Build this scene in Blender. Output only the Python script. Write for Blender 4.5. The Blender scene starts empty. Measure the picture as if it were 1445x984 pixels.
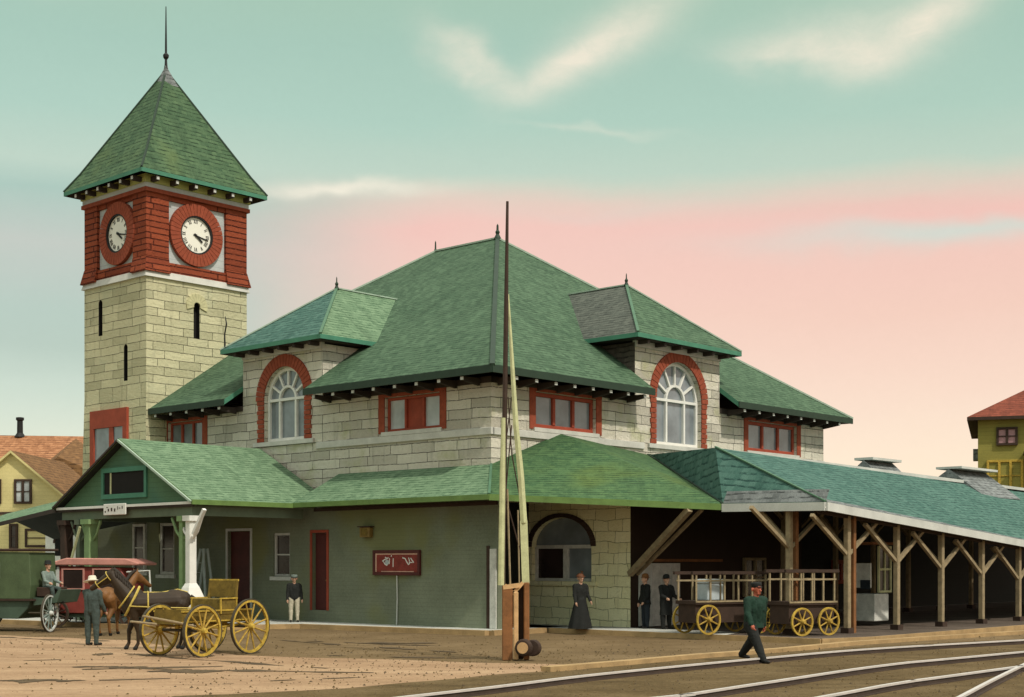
import bpy, bmesh, math, random
import numpy as np
from mathutils import Vector, Matrix, noise as mnoise

random.seed(7)
R = math.radians
PI = math.pi
sc = bpy.context.scene
COL = sc.collection

# ------------------------------------------------------------------ camera
cd = bpy.data.cameras.new('camera')
cam = bpy.data.objects.new('camera', cd)
COL.objects.link(cam)
cam.location = (0, 0, 2.2)
cam.rotation_euler = (R(90), 0, 0)
cd.sensor_width = 36
cd.lens = 50.07
cd.shift_y = 0.2097
cd.clip_end = 3000
sc.camera = cam

# ------------------------------------------------------------------ light
SUN_AZ = Vector((0.65, -0.76))
SUN_EL = R(50)
s_dir = Vector((SUN_AZ.x*math.cos(SUN_EL), SUN_AZ.y*math.cos(SUN_EL), math.sin(SUN_EL))).normalized()
sl = bpy.data.lights.new('sun', 'SUN')
sl.energy = 2.9
sl.angle = R(1.5)
sl.color = (1.0, 0.93, 0.80)
sun = bpy.data.objects.new('sun', sl)
COL.objects.link(sun)
sun.rotation_euler = s_dir.to_track_quat('Z', 'Y').to_euler()
sc.view_settings.view_transform = 'Standard'
sc.view_settings.look = 'None'
sc.view_settings.exposure = 0.0
sc.view_settings.gamma = 1.0


def lin(r, g, b):
    f = lambda c: (c/255/12.92) if c/255 <= 0.04045 else ((c/255+0.055)/1.055)**2.4
    return (f(r), f(g), f(b), 1)


class NT:
    """small node-tree helper"""
    def __init__(self, tree):
        self.t = tree
        self.n = tree.nodes
        self.l = tree.links

    def node(self, typ, **kw):
        nd = self.n.new(typ)
        for k, v in kw.items():
            setattr(nd, k, v)
        return nd

    def put(self, sock, v):
        if hasattr(v, 'is_output') or isinstance(v, bpy.types.NodeSocket):
            self.l.new(v, sock)
        else:
            sock.default_value = v

    def math(self, op, a, b=None, c=None, clamp=False):
        nd = self.node('ShaderNodeMath', operation=op, use_clamp=clamp)
        self.put(nd.inputs[0], a)
        if b is not None:
            self.put(nd.inputs[1], b)
        if c is not None:
            self.put(nd.inputs[2], c)
        return nd.outputs[0]

    def mix(self, fac, a, b, blend='MIX'):
        nd = self.node('ShaderNodeMix', data_type='RGBA', blend_type=blend)
        self.put(nd.inputs[0], fac)
        self.put(nd.inputs[6], a)
        self.put(nd.inputs[7], b)
        return nd.outputs[2]

    def noise(self, vec, scale, detail=4, rough=0.55, dist=0.0):
        nd = self.node('ShaderNodeTexNoise')
        if vec is not None:
            self.l.new(vec, nd.inputs['Vector'])
        nd.inputs['Scale'].default_value = scale
        nd.inputs['Detail'].default_value = detail
        nd.inputs['Roughness'].default_value = rough
        nd.inputs['Distortion'].default_value = dist
        return nd.outputs[0]

    def ramp(self, fac, stops, interp='LINEAR'):
        nd = self.node('ShaderNodeValToRGB')
        cr = nd.color_ramp
        cr.interpolation = interp
        while len(cr.elements) < len(stops):
            cr.elements.new(0.5)
        for e, (p, c) in zip(cr.elements, stops):
            e.position = p
            e.color = c if len(c) == 4 else (*c, 1)
        self.put(nd.inputs[0], fac)
        return nd.outputs[0]

    def smooth(self, v, lo, hi):
        nd = self.node('ShaderNodeMapRange', interpolation_type='SMOOTHSTEP')
        self.put(nd.inputs[0], v)
        nd.inputs[1].default_value = lo
        nd.inputs[2].default_value = hi
        nd.inputs[3].default_value = 0
        nd.inputs[4].default_value = 1
        return nd.outputs[0]


def tuple_scale(T, c, k):
    return T.mix(1.0, c, (k, k, k, 1), 'MULTIPLY')


def build_world():
    w = bpy.data.worlds.new('World')
    sc.world = w
    w.use_nodes = True
    w.node_tree.nodes.clear()
    T = NT(w.node_tree)
    tc = T.node('ShaderNodeTexCoord')
    sep = T.node('ShaderNodeSeparateXYZ')
    T.l.new(tc.outputs['Generated'], sep.inputs[0])
    x, y, z = sep.outputs
    az = T.math('ARCTAN2', x, y)                        # 0 = +Y, right positive
    hor = T.math('SQRT', T.math('ADD', T.math('MULTIPLY', x, x), T.math('MULTIPLY', y, y)))
    el = T.math('DIVIDE', z, T.math('MAXIMUM', hor, 0.02))
    comb = T.node('ShaderNodeCombineXYZ')
    T.l.new(T.math('MULTIPLY', az, 4.0), comb.inputs[0])
    T.l.new(T.math('MULTIPLY', el, 14.0), comb.inputs[1])
    n1 = T.noise(comb.outputs[0], 1.6, 5, 0.55, 0.3)
    comb2 = T.node('ShaderNodeCombineXYZ')
    T.l.new(T.math('MULTIPLY', az, 9.0), comb2.inputs[0])
    T.l.new(T.math('MULTIPLY', el, 16.0), comb2.inputs[1])
    n2 = T.noise(comb2.outputs[0], 1.5, 3, 0.5, 0.2)
    elw = T.math('ADD', el, T.math('MULTIPLY', T.math('SUBTRACT', n1, 0.5), 0.022))
    azw = T.math('ADD', az, T.math('MULTIPLY', T.math('SUBTRACT', n2, 0.5), 0.05))
    elw2 = T.math('ADD', el, T.math('MULTIPLY', T.math('SUBTRACT', n2, 0.5), 0.03))
    top = [(0.272, lin(190, 210, 193)), (0.31, lin(176, 207, 191)), (0.36, lin(170, 203, 187)),
           (0.42, lin(170, 202, 182)), (0.60, lin(190, 210, 200)), (1.0, lin(222, 228, 224))]
    pink = [(0.0, lin(240, 225, 209)), (0.06, lin(241, 220, 203)), (0.117, lin(240, 208, 191)),
            (0.17, lin(239, 199, 182)), (0.235, lin(240, 196, 183)), (0.252, lin(226, 204, 188)), (0.264, lin(205, 210, 192))] + top
    grey = [(0.0, lin(225, 222, 208)), (0.07, lin(208, 212, 199)), (0.117, lin(188, 201, 188)), (0.147, lin(172, 188, 175)),
            (0.17, lin(174, 191, 178)), (0.215, lin(190, 195, 184)), (0.25, lin(170, 196, 182))] + top
    pc = T.ramp(elw, pink)
    gc = T.ramp(elw, grey)
    base = T.mix(T.smooth(azw, -0.24, -0.04), gc, pc)

    def px(u, v):
        return math.atan((u-722.5)/2010), (795-v)/2010

    def blob(u0, v0, u1, v1, wid, amp):
        a0, e0 = px(u0, v0)
        a1, e1 = px(u1, v1)
        cx, cy = (a0+a1)/2, (e0+e1)/2
        L = math.hypot(a1-a0, e1-e0)
        c, s = (a1-a0)/L, (e1-e0)/L
        dx = T.math('SUBTRACT', azw, cx)
        dy = T.math('SUBTRACT', elw2, cy)
        p = T.math('ADD', T.math('MULTIPLY', dx, c*2/L), T.math('MULTIPLY', dy, s*2/L))
        q = T.math('ADD', T.math('MULTIPLY', dx, -s*2010/wid), T.math('MULTIPLY', dy, c*2010/wid))
        r2 = T.math('ADD', T.math('MULTIPLY', p, p), T.math('MULTIPLY', q, q))
        return T.math('MULTIPLY', T.math('EXPONENT', T.math('MULTIPLY', r2, -1)), amp)

    cl = None
    for b in ((612, 40, 680, 125, 30, 0.6), (735, 125, 860, 60, 24, 0.55), (800, 85, 960, 5, 36, 0.6),
              (640, 110, 760, 130, 16, 0.3), (1040, 80, 1260, 105, 26, 0.6), (1230, 105, 1410, 5, 30, 0.65),
              (1100, 60, 1330, 60, 40, 0.35), (380, 272, 600, 266, 10, 0.8), (60, 10, 200, 8, 18, 0.4),
              (760, 172, 920, 198, 5, 0.25)):
        v = blob(*b)
        cl = v if cl is None else T.math('ADD', cl, v)
    comb3 = T.node('ShaderNodeCombineXYZ')
    T.l.new(T.math('MULTIPLY', az, 22.0), comb3.inputs[0])
    T.l.new(T.math('MULTIPLY', el, 34.0), comb3.inputs[1])
    n3 = T.noise(comb3.outputs[0], 2.2, 7, 0.68, 0.5)
    cl = T.math('MULTIPLY', cl, T.math('ADD', 0.25, T.math('MULTIPLY', T.math('ADD', n2, n3), 0.85)), clamp=True)
    skyc = T.mix(cl, base, lin(238, 232, 212))
    bl = T.math('ADD', blob(1090, 347, 1620, 345, 20, 0.85), blob(740, 305, 1000, 300, 9, 0.15), clamp=True)
    skyc = T.mix(bl, skyc, lin(205, 216, 205))
    pk = T.math('ADD', blob(1050, 308, 1600, 312, 15, 0.35), blob(560, 325, 640, 330, 20, 0.25), clamp=True)
    skyc = T.mix(pk, skyc, lin(242, 185, 175))
    n4 = T.noise(tc.outputs['Generated'], 260, 2, 0.6)
    n5 = T.math('ADD', T.math('MULTIPLY', T.math('SUBTRACT', n3, 0.5), 0.10), T.math('MULTIPLY', T.math('SUBTRACT', n4, 0.5), 0.10))
    skyc = T.mix(T.math('ADD', 0.5, n5), tuple_scale(T, skyc, 0.86), tuple_scale(T, skyc, 1.14))
    # sky overhead, out of view, is brightened as added fill light
    lift = T.smooth(el, 0.55, 1.6)
    amp = T.math('ADD', SKY_GAIN, T.math('MULTIPLY', lift, ZENITH_GAIN))
    skyc = T.mix(1.0, skyc, (0.085, 0.135, 0.205, 1), 'SUBTRACT')     # what the Nishita layer adds again
    b1 = T.node('ShaderNodeBackground')
    T.l.new(skyc, b1.inputs[0])
    T.l.new(amp, b1.inputs[1])
    st = T.node('ShaderNodeTexSky', sky_type='NISHITA')
    st.sun_disc = False
    st.sun_elevation = SUN_EL
    st.sun_rotation = math.atan2(SUN_AZ.x, SUN_AZ.y)
    b2 = T.node('ShaderNodeBackground')
    T.l.new(st.outputs[0], b2.inputs[0])
    b2.inputs[1].default_value = NISHITA
    add = T.node('ShaderNodeAddShader')
    T.l.new(b1.outputs[0], add.inputs[0])
    T.l.new(b2.outputs[0], add.inputs[1])
    out = T.node('ShaderNodeOutputWorld')
    T.l.new(add.outputs[0], out.inputs[0])


SKY_GAIN, ZENITH_GAIN, NISHITA = 1.0, 1.2, 0.05
build_world()


# ------------------------------------------------------------------ materials
def new_mat(name):
    m = bpy.data.materials.new(name)
    m.use_nodes = True
    T = NT(m.node_tree)
    bsdf = m.node_tree.nodes['Principled BSDF']
    return m, T, bsdf


def coords(T):
    tc = T.node('ShaderNodeTexCoord')
    geo = T.node('ShaderNodeNewGeometry')
    return tc.outputs['UV'], geo.outputs['Position']


def bump(T, bsdf, h, strength=0.4, dist=0.02):
    b = T.node('ShaderNodeBump')
    b.inputs['Strength'].default_value = strength
    b.inputs['Distance'].default_value = dist
    T.l.new(h, b.inputs['Height'])
    T.l.new(b.outputs[0], bsdf.inputs['Normal'])


def plain(name, c, rough=0.8, var=0.25, scale=2.5, metal=0.0, fine=30, bmp=0.15, spec=0.3):
    m, T, bs = new_mat(name)
    uv, pos = coords(T)
    n1 = T.noise(pos, scale, 5, 0.6)
    n2 = T.noise(pos, fine, 3, 0.6)
    dark = tuple(k*(1-var) for k in c) + (1,)
    light = tuple(min(1, k*(1+var)) for k in c) + (1,)
    f = T.math('ADD', T.math('MULTIPLY', n1, 0.65), T.math('MULTIPLY', n2, 0.35))
    T.l.new(T.ramp(f, [(0.3, dark), (0.7, light)]), bs.inputs['Base Color'])
    bs.inputs['Roughness'].default_value = rough
    bs.inputs['Metallic'].default_value = metal
    bs.inputs['Specular IOR Level'].default_value = spec
    if bmp:
        bump(T, bs, n2, bmp, 0.01)
    return m


def ashlar(name, c1, c2, mortar, bw=1.25, bh=0.36, rough_face=0.9, mort=0.013, wobble=0.09, stain=None):
    m, T, bs = new_mat(name)
    uv, pos = coords(T)
    wn = T.node('ShaderNodeTexNoise')
    T.l.new(pos, wn.inputs['Vector'])
    wn.inputs['Scale'].default_value = 1.3
    wn.inputs['Detail'].default_value = 3
    sub = T.node('ShaderNodeVectorMath', operation='SUBTRACT')
    T.l.new(wn.outputs['Color'], sub.inputs[0])
    sub.inputs[1].default_value = (0.5, 0.5, 0.5)
    scl = T.node('ShaderNodeVectorMath', operation='SCALE')
    T.l.new(sub.outputs[0], scl.inputs[0])
    scl.inputs['Scale'].default_value = wobble
    ad = T.node('ShaderNodeVectorMath', operation='ADD')
    T.l.new(uv, ad.inputs[0])
    T.l.new(scl.outputs[0], ad.inputs[1])
    br = T.node('ShaderNodeTexBrick')
    br.offset = 0.37
    br.offset_frequency = 2
    br.squash = 0.72
    br.squash_frequency = 3
    T.l.new(ad.outputs[0], br.inputs['Vector'])
    br.inputs['Color1'].default_value = (0, 0, 0, 1)
    br.inputs['Color2'].default_value = (1, 1, 1, 1)
    br.inputs['Mortar'].default_value = (0.5, 0.5, 0.5, 1)
    br.inputs['Scale'].default_value = 1
    br.inputs['Mortar Size'].default_value = mort
    br.inputs['Mortar Smooth'].default_value = 0.4
    br.inputs['Brick Width'].default_value = bw
    br.inputs['Row Height'].default_value = bh
    n1 = T.noise(pos, 0.5, 5, 0.6)
    n2 = T.noise(pos, 9, 5, 0.65)
    n3 = T.noise(pos, 34, 3, 0.6)
    sepc = T.node('ShaderNodeSeparateColor')
    T.l.new(br.outputs['Color'], sepc.inputs[0])
    f = T.math('ADD', T.math('MULTIPLY', sepc.outputs[0], 0.45),
               T.math('MULTIPLY', T.math('ADD', n1, T.math('MULTIPLY', n2, 0.6)), 0.4))
    c = T.ramp(f, [(0.2, (*c1, 1)), (0.75, (*c2, 1))])
    c = T.mix(T.math('MULTIPLY', T.smooth(n3, 0.55, 0.75), 0.35), c, tuple(k*0.45 for k in c1)+(1,))
    if stain:
        c = T.mix(T.math('MULTIPLY', T.smooth(T.noise(pos, 0.9, 4, 0.6), 0.5, 0.72), 0.6), c, (*stain, 1))
    mp = T.node('ShaderNodeMapping')
    T.l.new(pos, mp.inputs[0])
    mp.inputs['Scale'].default_value = (1.6, 1.6, 0.22)
    run = T.smooth(T.noise(mp.outputs[0], 1.5, 5, 0.65), 0.54, 0.76)
    c = T.mix(T.math('MULTIPLY', run, 0.42), c, tuple(k*0.42 for k in c1)+(1,))
    # mortar lines break up here and there
    gap = T.math('MULTIPLY', br.outputs['Fac'], T.smooth(n2, 0.30, 0.52))
    c = T.mix(gap, c, (*mortar, 1))
    T.l.new(c, bs.inputs['Base Color'])
    bs.inputs['Roughness'].default_value = 0.92
    bs.inputs['Specular IOR Level'].default_value = 0.15
    h = T.math('SUBTRACT', T.math('ADD', T.math('MULTIPLY', n2, 0.7), T.math('MULTIPLY', n3, 0.3)),
               T.math('MULTIPLY', br.outputs['Fac'], 1.2))
    bump(T, bs, h, rough_face, 0.09)
    return m


def shingles(name, c1, c2, line, row=0.19, w=0.24, patch=None):
    m, T, bs = new_mat(name)
    uv, pos = coords(T)
    wn = T.node('ShaderNodeTexNoise')
    T.l.new(pos, wn.inputs['Vector'])
    wn.inputs['Scale'].default_value = 2.2
    wn.inputs['Detail'].default_value = 4
    sub = T.node('ShaderNodeVectorMath', operation='SUBTRACT')
    T.l.new(wn.outputs['Color'], sub.inputs[0])
    sub.inputs[1].default_value = (0.5, 0.5, 0.5)
    scl = T.node('ShaderNodeVectorMath', operation='SCALE')
    T.l.new(sub.outputs[0], scl.inputs[0])
    scl.inputs['Scale'].default_value = 0.14
    ad = T.node('ShaderNodeVectorMath', operation='ADD')
    T.l.new(uv, ad.inputs[0])
    T.l.new(scl.outputs[0], ad.inputs[1])
    br = T.node('ShaderNodeTexBrick')
    br.offset = 0.43
    T.l.new(ad.outputs[0], br.inputs['Vector'])
    br.inputs['Color1'].default_value = (0, 0, 0, 1)
    br.inputs['Color2'].default_value = (1, 1, 1, 1)
    br.inputs['Mortar'].default_value = (0.5, 0.5, 0.5, 1)
    br.inputs['Scale'].default_value = 1
    br.inputs['Mortar Size'].default_value = 0.012
    br.inputs['Brick Width'].default_value = w
    br.inputs['Row Height'].default_value = row
    sep = T.node('ShaderNodeSeparateXYZ')
    T.l.new(ad.outputs[0], sep.inputs[0])
    saw = T.math('FRACT', T.math('DIVIDE', sep.outputs[1], row))     # 0 at the butt of each course
    butt = T.math('SUBTRACT', 1.0, T.smooth(saw, 0.12, 0.40))
    n1 = T.noise(pos, 0.35, 5, 0.6)
    n2 = T.noise(pos, 6, 5, 0.65)
    n3 = T.noise(pos, 26, 3, 0.6)
    sepc = T.node('ShaderNodeSeparateColor')
    T.l.new(br.outputs['Color'], sepc.inputs[0])
    f = T.math('ADD', T.math('MULTIPLY', sepc.outputs[0], 0.35),
               T.math('ADD', T.math('MULTIPLY', n1, 0.4), T.math('MULTIPLY', n2, 0.3)))
    c = T.ramp(f, [(0.25, (*c1, 1)), (0.72, (*c2, 1))])
    mpu = T.node('ShaderNodeMapping')
    T.l.new(uv, mpu.inputs[0])
    mpu.inputs['Scale'].default_value = (1.3, 0.16, 1)
    c = T.mix(T.math('MULTIPLY', T.smooth(T.noise(mpu.outputs[0], 1.4, 5, 0.65), 0.50, 0.75), 0.5), c, tuple(k*0.6 for k in c1)+(1,))
    c = T.mix(T.math('MULTIPLY', T.smooth(T.noise(mpu.outputs[0], 2.1, 4, 0.6), 0.56, 0.78), 0.35), c, tuple(min(1, k*1.35) for k in c2)+(1,))
    if patch:
        c = T.mix(T.math('MULTIPLY', T.smooth(T.noise(pos, 0.28, 3, 0.5), 0.55, 0.7), 0.55), c, (*patch, 1))
    g = T.math('MULTIPLY', butt, T.smooth(T.noise(ad.outputs[0], 2.3, 5, 0.75), 0.40, 0.58))
    c = T.mix(T.math('MULTIPLY', g, 0.95), c, (*line, 1))
    c = T.mix(T.math('MULTIPLY', T.smooth(n3, 0.55, 0.72), 0.5), c, (*line, 1))
    c = T.mix(T.math('MULTIPLY', T.smooth(T.noise(pos, 17, 3, 0.7), 0.58, 0.74), 0.5), c, tuple(k*1.6 for k in c2)+(1,))
    T.l.new(c, bs.inputs['Base Color'])
    bs.inputs['Roughness'].default_value = 0.85
    bs.inputs['Specular IOR Level'].default_value = 0.2
    h = T.math('ADD', T.math('SUBTRACT', 1.0, saw), T.math('MULTIPLY', n3, 0.5))
    bump(T, bs, h, 0.55, 0.03)
    return m


def boards(name, c, row=0.16, dark=0.45, rough=0.75, var=0.2, vertical=False, streak=None):
    m, T, bs = new_mat(name)
    uv, pos = coords(T)
    sep = T.node('ShaderNodeSeparateXYZ')
    T.l.new(uv, sep.inputs[0])
    saw = T.math('FRACT', T.math('DIVIDE', sep.outputs[0 if vertical else 1], row))
    gap = T.math('SUBTRACT', 1.0, T.smooth(saw, 0.0, 0.16))
    n1 = T.noise(pos, 0.7, 5, 0.6)
    n2 = T.noise(pos, 14, 4, 0.65)
    f = T.math('ADD', T.math('MULTIPLY', n1, 0.6), T.math('MULTIPLY', n2, 0.4))
    lo = tuple(k*(1-var) for k in c)
    hi = tuple(min(1, k*(1+var)) for k in c)
    cc = T.ramp(f, [(0.3, (*lo, 1)), (0.7, (*hi, 1))])
    if streak:
        cc = T.mix(T.math('MULTIPLY', T.smooth(T.noise(pos, 0.33, 3, 0.55), 0.46, 0.66), 0.75), cc, (*streak, 1))
    cc = T.mix(T.math('MULTIPLY', gap, dark), cc, tuple(k*0.3 for k in c)+(1,))
    T.l.new(cc, bs.inputs['Base Color'])
    bs.inputs['Roughness'].default_value = rough
    bs.inputs['Specular IOR Level'].default_value = 0.2
    bump(T, bs, T.math('ADD', saw, T.math('MULTIPLY', n2, 0.25)), 0.4, 0.02)
    return m


def glass(name, c, rough=0.12):
    m, T, bs = new_mat(name)
    uv, pos = coords(T)
    n = T.noise(pos, 1.2, 3, 0.5)
    T.l.new(T.ramp(n, [(0.3, tuple(k*0.7 for k in c)+(1,)), (0.7, tuple(min(1, k*1.25) for k in c)+(1,))]),
            bs.inputs['Base Color'])
    bs.inputs['Roughness'].default_value = rough
    bs.inputs['Specular IOR Level'].default_value = 0.6
    bump(T, bs, T.noise(pos, 2.0, 2, 0.5), 0.08, 0.02)
    return m


def dirt(name, c1, c2, c3, s=0.5, speck=0.5, stretch=(1, 1, 1)):
    m, T, bs = new_mat(name)
    uv, pos = coords(T)
    mp = T.node('ShaderNodeMapping')
    T.l.new(pos, mp.inputs[0])
    mp.inputs['Scale'].default_value = stretch
    n1 = T.noise(mp.outputs[0], s, 6, 0.62, 0.4)
    n2 = T.noise(pos, 4.5, 6, 0.7)
    n3 = T.noise(pos, 22, 4, 0.7)
    f = T.math('ADD', T.math('MULTIPLY', n1, 0.6), T.math('MULTIPLY', n2, 0.4))
    c = T.ramp(f, [(0.32, (*c1, 1)), (0.5, (*c2, 1)), (0.68, (*c3, 1))])
    c = T.mix(T.math('MULTIPLY', T.smooth(n3, 0.52, 0.68), speck), c, tuple(k*0.32 for k in c1)+(1,))
    c = T.mix(T.math('MULTIPLY', T.smooth(T.noise(pos, 13, 3, 0.7), 0.57, 0.7), speck*0.6), c,
              tuple(min(1, k*1.35) for k in c3)+(1,))
    mps = T.node('ShaderNodeMapping')
    T.l.new(pos, mps.inputs[0])
    mps.inputs['Scale'].default_value = (0.35, 1.5, 1)
    c = T.mix(T.math('MULTIPLY', T.smooth(T.noise(mps.outputs[0], 1.1, 6, 0.7), 0.50, 0.70), 0.5), c, tuple(k*0.6 for k in c1)+(1,))
    T.l.new(c, bs.inputs['Base Color'])
    bs.inputs['Roughness'].default_value = 0.95
    bs.inputs['Specular IOR Level'].default_value = 0.1
    bump(T, bs, T.math('ADD', n2, T.math('MULTIPLY', n3, 0.6)), 0.7, 0.05)
    return m


M = {}
M['stone'] = ashlar('grey_ashlar', (0.39, 0.36, 0.30), (0.70, 0.655, 0.56), (0.085, 0.075, 0.062), 1.5, 0.33,
                    stain=(0.42, 0.42, 0.22))
M['stone_tower'] = ashlar('yellow_ashlar', (0.39, 0.37, 0.235), (0.64, 0.60, 0.395), (0.085, 0.078, 0.055), 1.45, 0.34,
                          stain=(0.50, 0.50, 0.34))
M['stone_bay'] = ashlar('pale_yellow_rubble', (0.76, 0.71, 0.42), (0.88, 0.84, 0.56), (0.26, 0.24, 0.12), 0.8, 0.36,
                        wobble=0.22, mort=0.010)  # paleness of this wall stands in for sunlight on it
M['trim_stone'] = plain('trim_stone', (0.52, 0.51, 0.47), 0.9, 0.2, 2, bmp=0.3)
M['brick'] = ashlar('red_brick', (0.19, 0.042, 0.022), (0.32, 0.075, 0.035), (0.07, 0.015, 0.01), 2.4, 0.24,
                    mort=0.030, wobble=0.04)
M['yellow_stone'] = plain('yellow_voussoir', (0.50, 0.47, 0.28), 0.9, 0.25, 4, bmp=0.4)
M['brick_arch'] = plain('red_voussoir', (0.27, 0.060, 0.030), 0.9, 0.3, 6, bmp=0.4)
M['red_paint'] = plain('red_paint', (0.30, 0.055, 0.028), 0.7, 0.25, 3)
M['maroon'] = plain('maroon_paint', (0.075, 0.016, 0.014), 0.6, 0.35, 2)
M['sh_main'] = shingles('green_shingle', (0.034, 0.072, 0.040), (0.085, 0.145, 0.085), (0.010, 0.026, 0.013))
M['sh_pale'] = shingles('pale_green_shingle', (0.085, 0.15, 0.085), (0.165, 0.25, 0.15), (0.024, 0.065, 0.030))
M['sh_teal'] = shingles('teal_green_shingle', (0.030, 0.088, 0.072), (0.082, 0.165, 0.135), (0.008, 0.034, 0.030), 0.22)
M['sh_tower'] = shingles('tower_green_shingle', (0.034, 0.074, 0.038), (0.082, 0.140, 0.070), (0.008, 0.024, 0.010), 0.22,
                         patch=(0.12, 0.165, 0.06))
M['sh_shade'] = shingles('shade_dark_shingle', (0.055, 0.065, 0.055), (0.11, 0.12, 0.10), (0.02, 0.022, 0.02))  # shade on the track dormer's left slope put into the colour
M['shade_shingle_wall'] = shingles('shade_brown_shingle_wall', (0.05, 0.042, 0.034), (0.10, 0.082, 0.066), (0.02, 0.016, 0.012))  # dormer cheek is browned dark in place of its shade
M['sh_skirt'] = shingles('mossy_green_shingle', (0.034, 0.082, 0.036), (0.080, 0.150, 0.060), (0.009, 0.028, 0.011),
                         patch=(0.10, 0.14, 0.028))
M['sh_brown'] = shingles('orange_brown_shingle', (0.24, 0.10, 0.045), (0.42, 0.20, 0.10), (0.10, 0.04, 0.02), 0.25)
M['sh_dbrown'] = shingles('dark_brown_shingle', (0.12, 0.06, 0.025), (0.23, 0.12, 0.05), (0.05, 0.025, 0.012), 0.25)
M['sh_red'] = shingles('red_shingle', (0.13, 0.032, 0.018), (0.24, 0.06, 0.034), (0.06, 0.014, 0.008), 0.25)
M['sh_grey'] = shingles('grey_shingle', (0.10, 0.11, 0.11), (0.22, 0.235, 0.235), (0.04, 0.045, 0.045), 0.2)
M['ridge'] = plain('ridge_metal', (0.07, 0.15, 0.09), 0.6, 0.2)
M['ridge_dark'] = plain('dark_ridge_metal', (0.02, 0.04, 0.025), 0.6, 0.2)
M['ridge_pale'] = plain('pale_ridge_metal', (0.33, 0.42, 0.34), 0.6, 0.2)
M['eave_green'] = plain('eave_green', (0.06, 0.20, 0.13), 0.6, 0.2)
M['eave_lime'] = plain('eave_lime_green', (0.12, 0.20, 0.055), 0.6, 0.25)
M['eave_dark'] = plain('eave_dark_brown', (0.045, 0.034, 0.028), 0.8, 0.3)
M['eave_white'] = plain('eave_grey_white', (0.52, 0.53, 0.50), 0.8, 0.2, 1.2)
M['under'] = plain('shade_dark_ceiling', (0.020, 0.024, 0.019), 0.9, 0.3)  # ceilings coloured near black for the shade beneath the roofs
M['shade_wall'] = boards('shade_board_wall', (0.018, 0.020, 0.016), 0.18, 0.4)  # walls coloured near black to paint in the canopy shade
M['shade_brown_wall'] = boards('shade_brown_board_wall', (0.035, 0.022, 0.015), 0.18, 0.4, vertical=True)  # bay front darkened in colour for the shade under the canopy
M['green_wall'] = boards('green_clapboard', (0.165, 0.185, 0.13), 0.13, 0.15, var=0.28, streak=(0.175, 0.18, 0.07))
M['porch_green'] = boards('porch_green_boards', (0.085, 0.165, 0.09), 0.17, 0.4, streak=(0.05, 0.13, 0.095))
M['porch_beam'] = plain('porch_beam_green', (0.12, 0.15, 0.10), 0.8, 0.2)
M['porch_post'] = plain('porch_post_green', (0.19, 0.29, 0.13), 0.8, 0.25)
M['cream'] = plain('cream_paint', (0.62, 0.60, 0.42), 0.7, 0.15)
M['yellow_band'] = plain('yellow_green_band', (0.42, 0.44, 0.15), 0.8, 0.2)
M['white'] = plain('white_paint', (0.72, 0.71, 0.67), 0.6, 0.12, 3)
M['white_worn'] = plain('worn_white_paint', (0.55, 0.55, 0.51), 0.75, 0.3, 4)
M['panel'] = boards('grey_blue_panel', (0.46, 0.49, 0.49), 0.3, 0.35)
M['dial'] = plain('clock_dial', (0.80, 0.78, 0.70), 0.4, 0.05)
M['black'] = plain('black_iron', (0.012, 0.012, 0.012), 0.6, 0.3)
M['glass'] = glass('window_glass', (0.20, 0.23, 0.25))
M['glass_pale'] = glass('pale_window_glass', (0.42, 0.45, 0.46), 0.25)
M['glass_dark'] = glass('dark_window_glass', (0.030, 0.020, 0.018), 0.2)
M['void'] = plain('dark_opening', (0.010, 0.009, 0.008), 0.9, 0.2)
M['timber'] = plain('weathered_timber', (0.27, 0.21, 0.125), 0.85, 0.4, 5)
M['timber_pale'] = plain('pale_timber', (0.47, 0.48, 0.27), 0.8, 0.25, 4)
M['timber_brown'] = plain('brown_timber', (0.20, 0.085, 0.030), 0.75, 0.4, 4)
M['timber_tan'] = plain('tan_timber', (0.50, 0.31, 0.15), 0.75, 0.3, 4)
M['timber_dark'] = plain('dark_brown_timber', (0.045, 0.026, 0.018), 0.8, 0.35, 4)
M['rail'] = plain('worn_steel', (0.62, 0.57, 0.54), 0.45, 0.15, 3, metal=0.25)
M['rail_side'] = plain('rusty_steel', (0.06, 0.04, 0.03), 0.9, 0.3, 3)
M['ground'] = dirt('brown_dirt', (0.115, 0.078, 0.040), (0.165, 0.112, 0.058), (0.225, 0.158, 0.088), 0.35)
M['road'] = dirt('packed_sand', (0.26, 0.16, 0.092), (0.37, 0.24, 0.145), (0.47, 0.32, 0.20), 0.30, 0.5, (0.5, 1.8, 1))
M['ballast'] = dirt('cinder_ballast', (0.075, 0.050, 0.022), (0.125, 0.085, 0.040), (0.185, 0.130, 0.068), 0.5, 0.75)
M['mud'] = dirt('dark_mud', (0.07, 0.052, 0.034), (0.11, 0.08, 0.05), (0.17, 0.12, 0.075), 1.0)
M['walk'] = dirt('grey_pavement', (0.40, 0.41, 0.38), (0.50, 0.50, 0.46), (0.60, 0.60, 0.55), 0.6, 0.25)
M['kerb'] = plain('tan_kerb', (0.36, 0.24, 0.115), 0.9, 0.35, 2, bmp=0.3)
M['plat_dark'] = dirt('cinder_platform', (0.07, 0.055, 0.045), (0.11, 0.085, 0.068), (0.16, 0.125, 0.10), 0.8)
M['yellow_house'] = boards('pale_yellow_clapboard', (0.62, 0.53, 0.25), 0.2, 0.25)
M['olive_house'] = boards('olive_clapboard', (0.27, 0.24, 0.06), 0.2, 0.4)
M['pink_blind'] = plain('pink_curtain', (0.42, 0.24, 0.25), 0.8, 0.2)
M['wag_yellow'] = plain('wagon_yellow', (0.43, 0.29, 0.045), 0.65, 0.55, 7)
M['wag_body'] = plain('wagon_olive', (0.15, 0.10, 0.018), 0.75, 0.55, 6)
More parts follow.
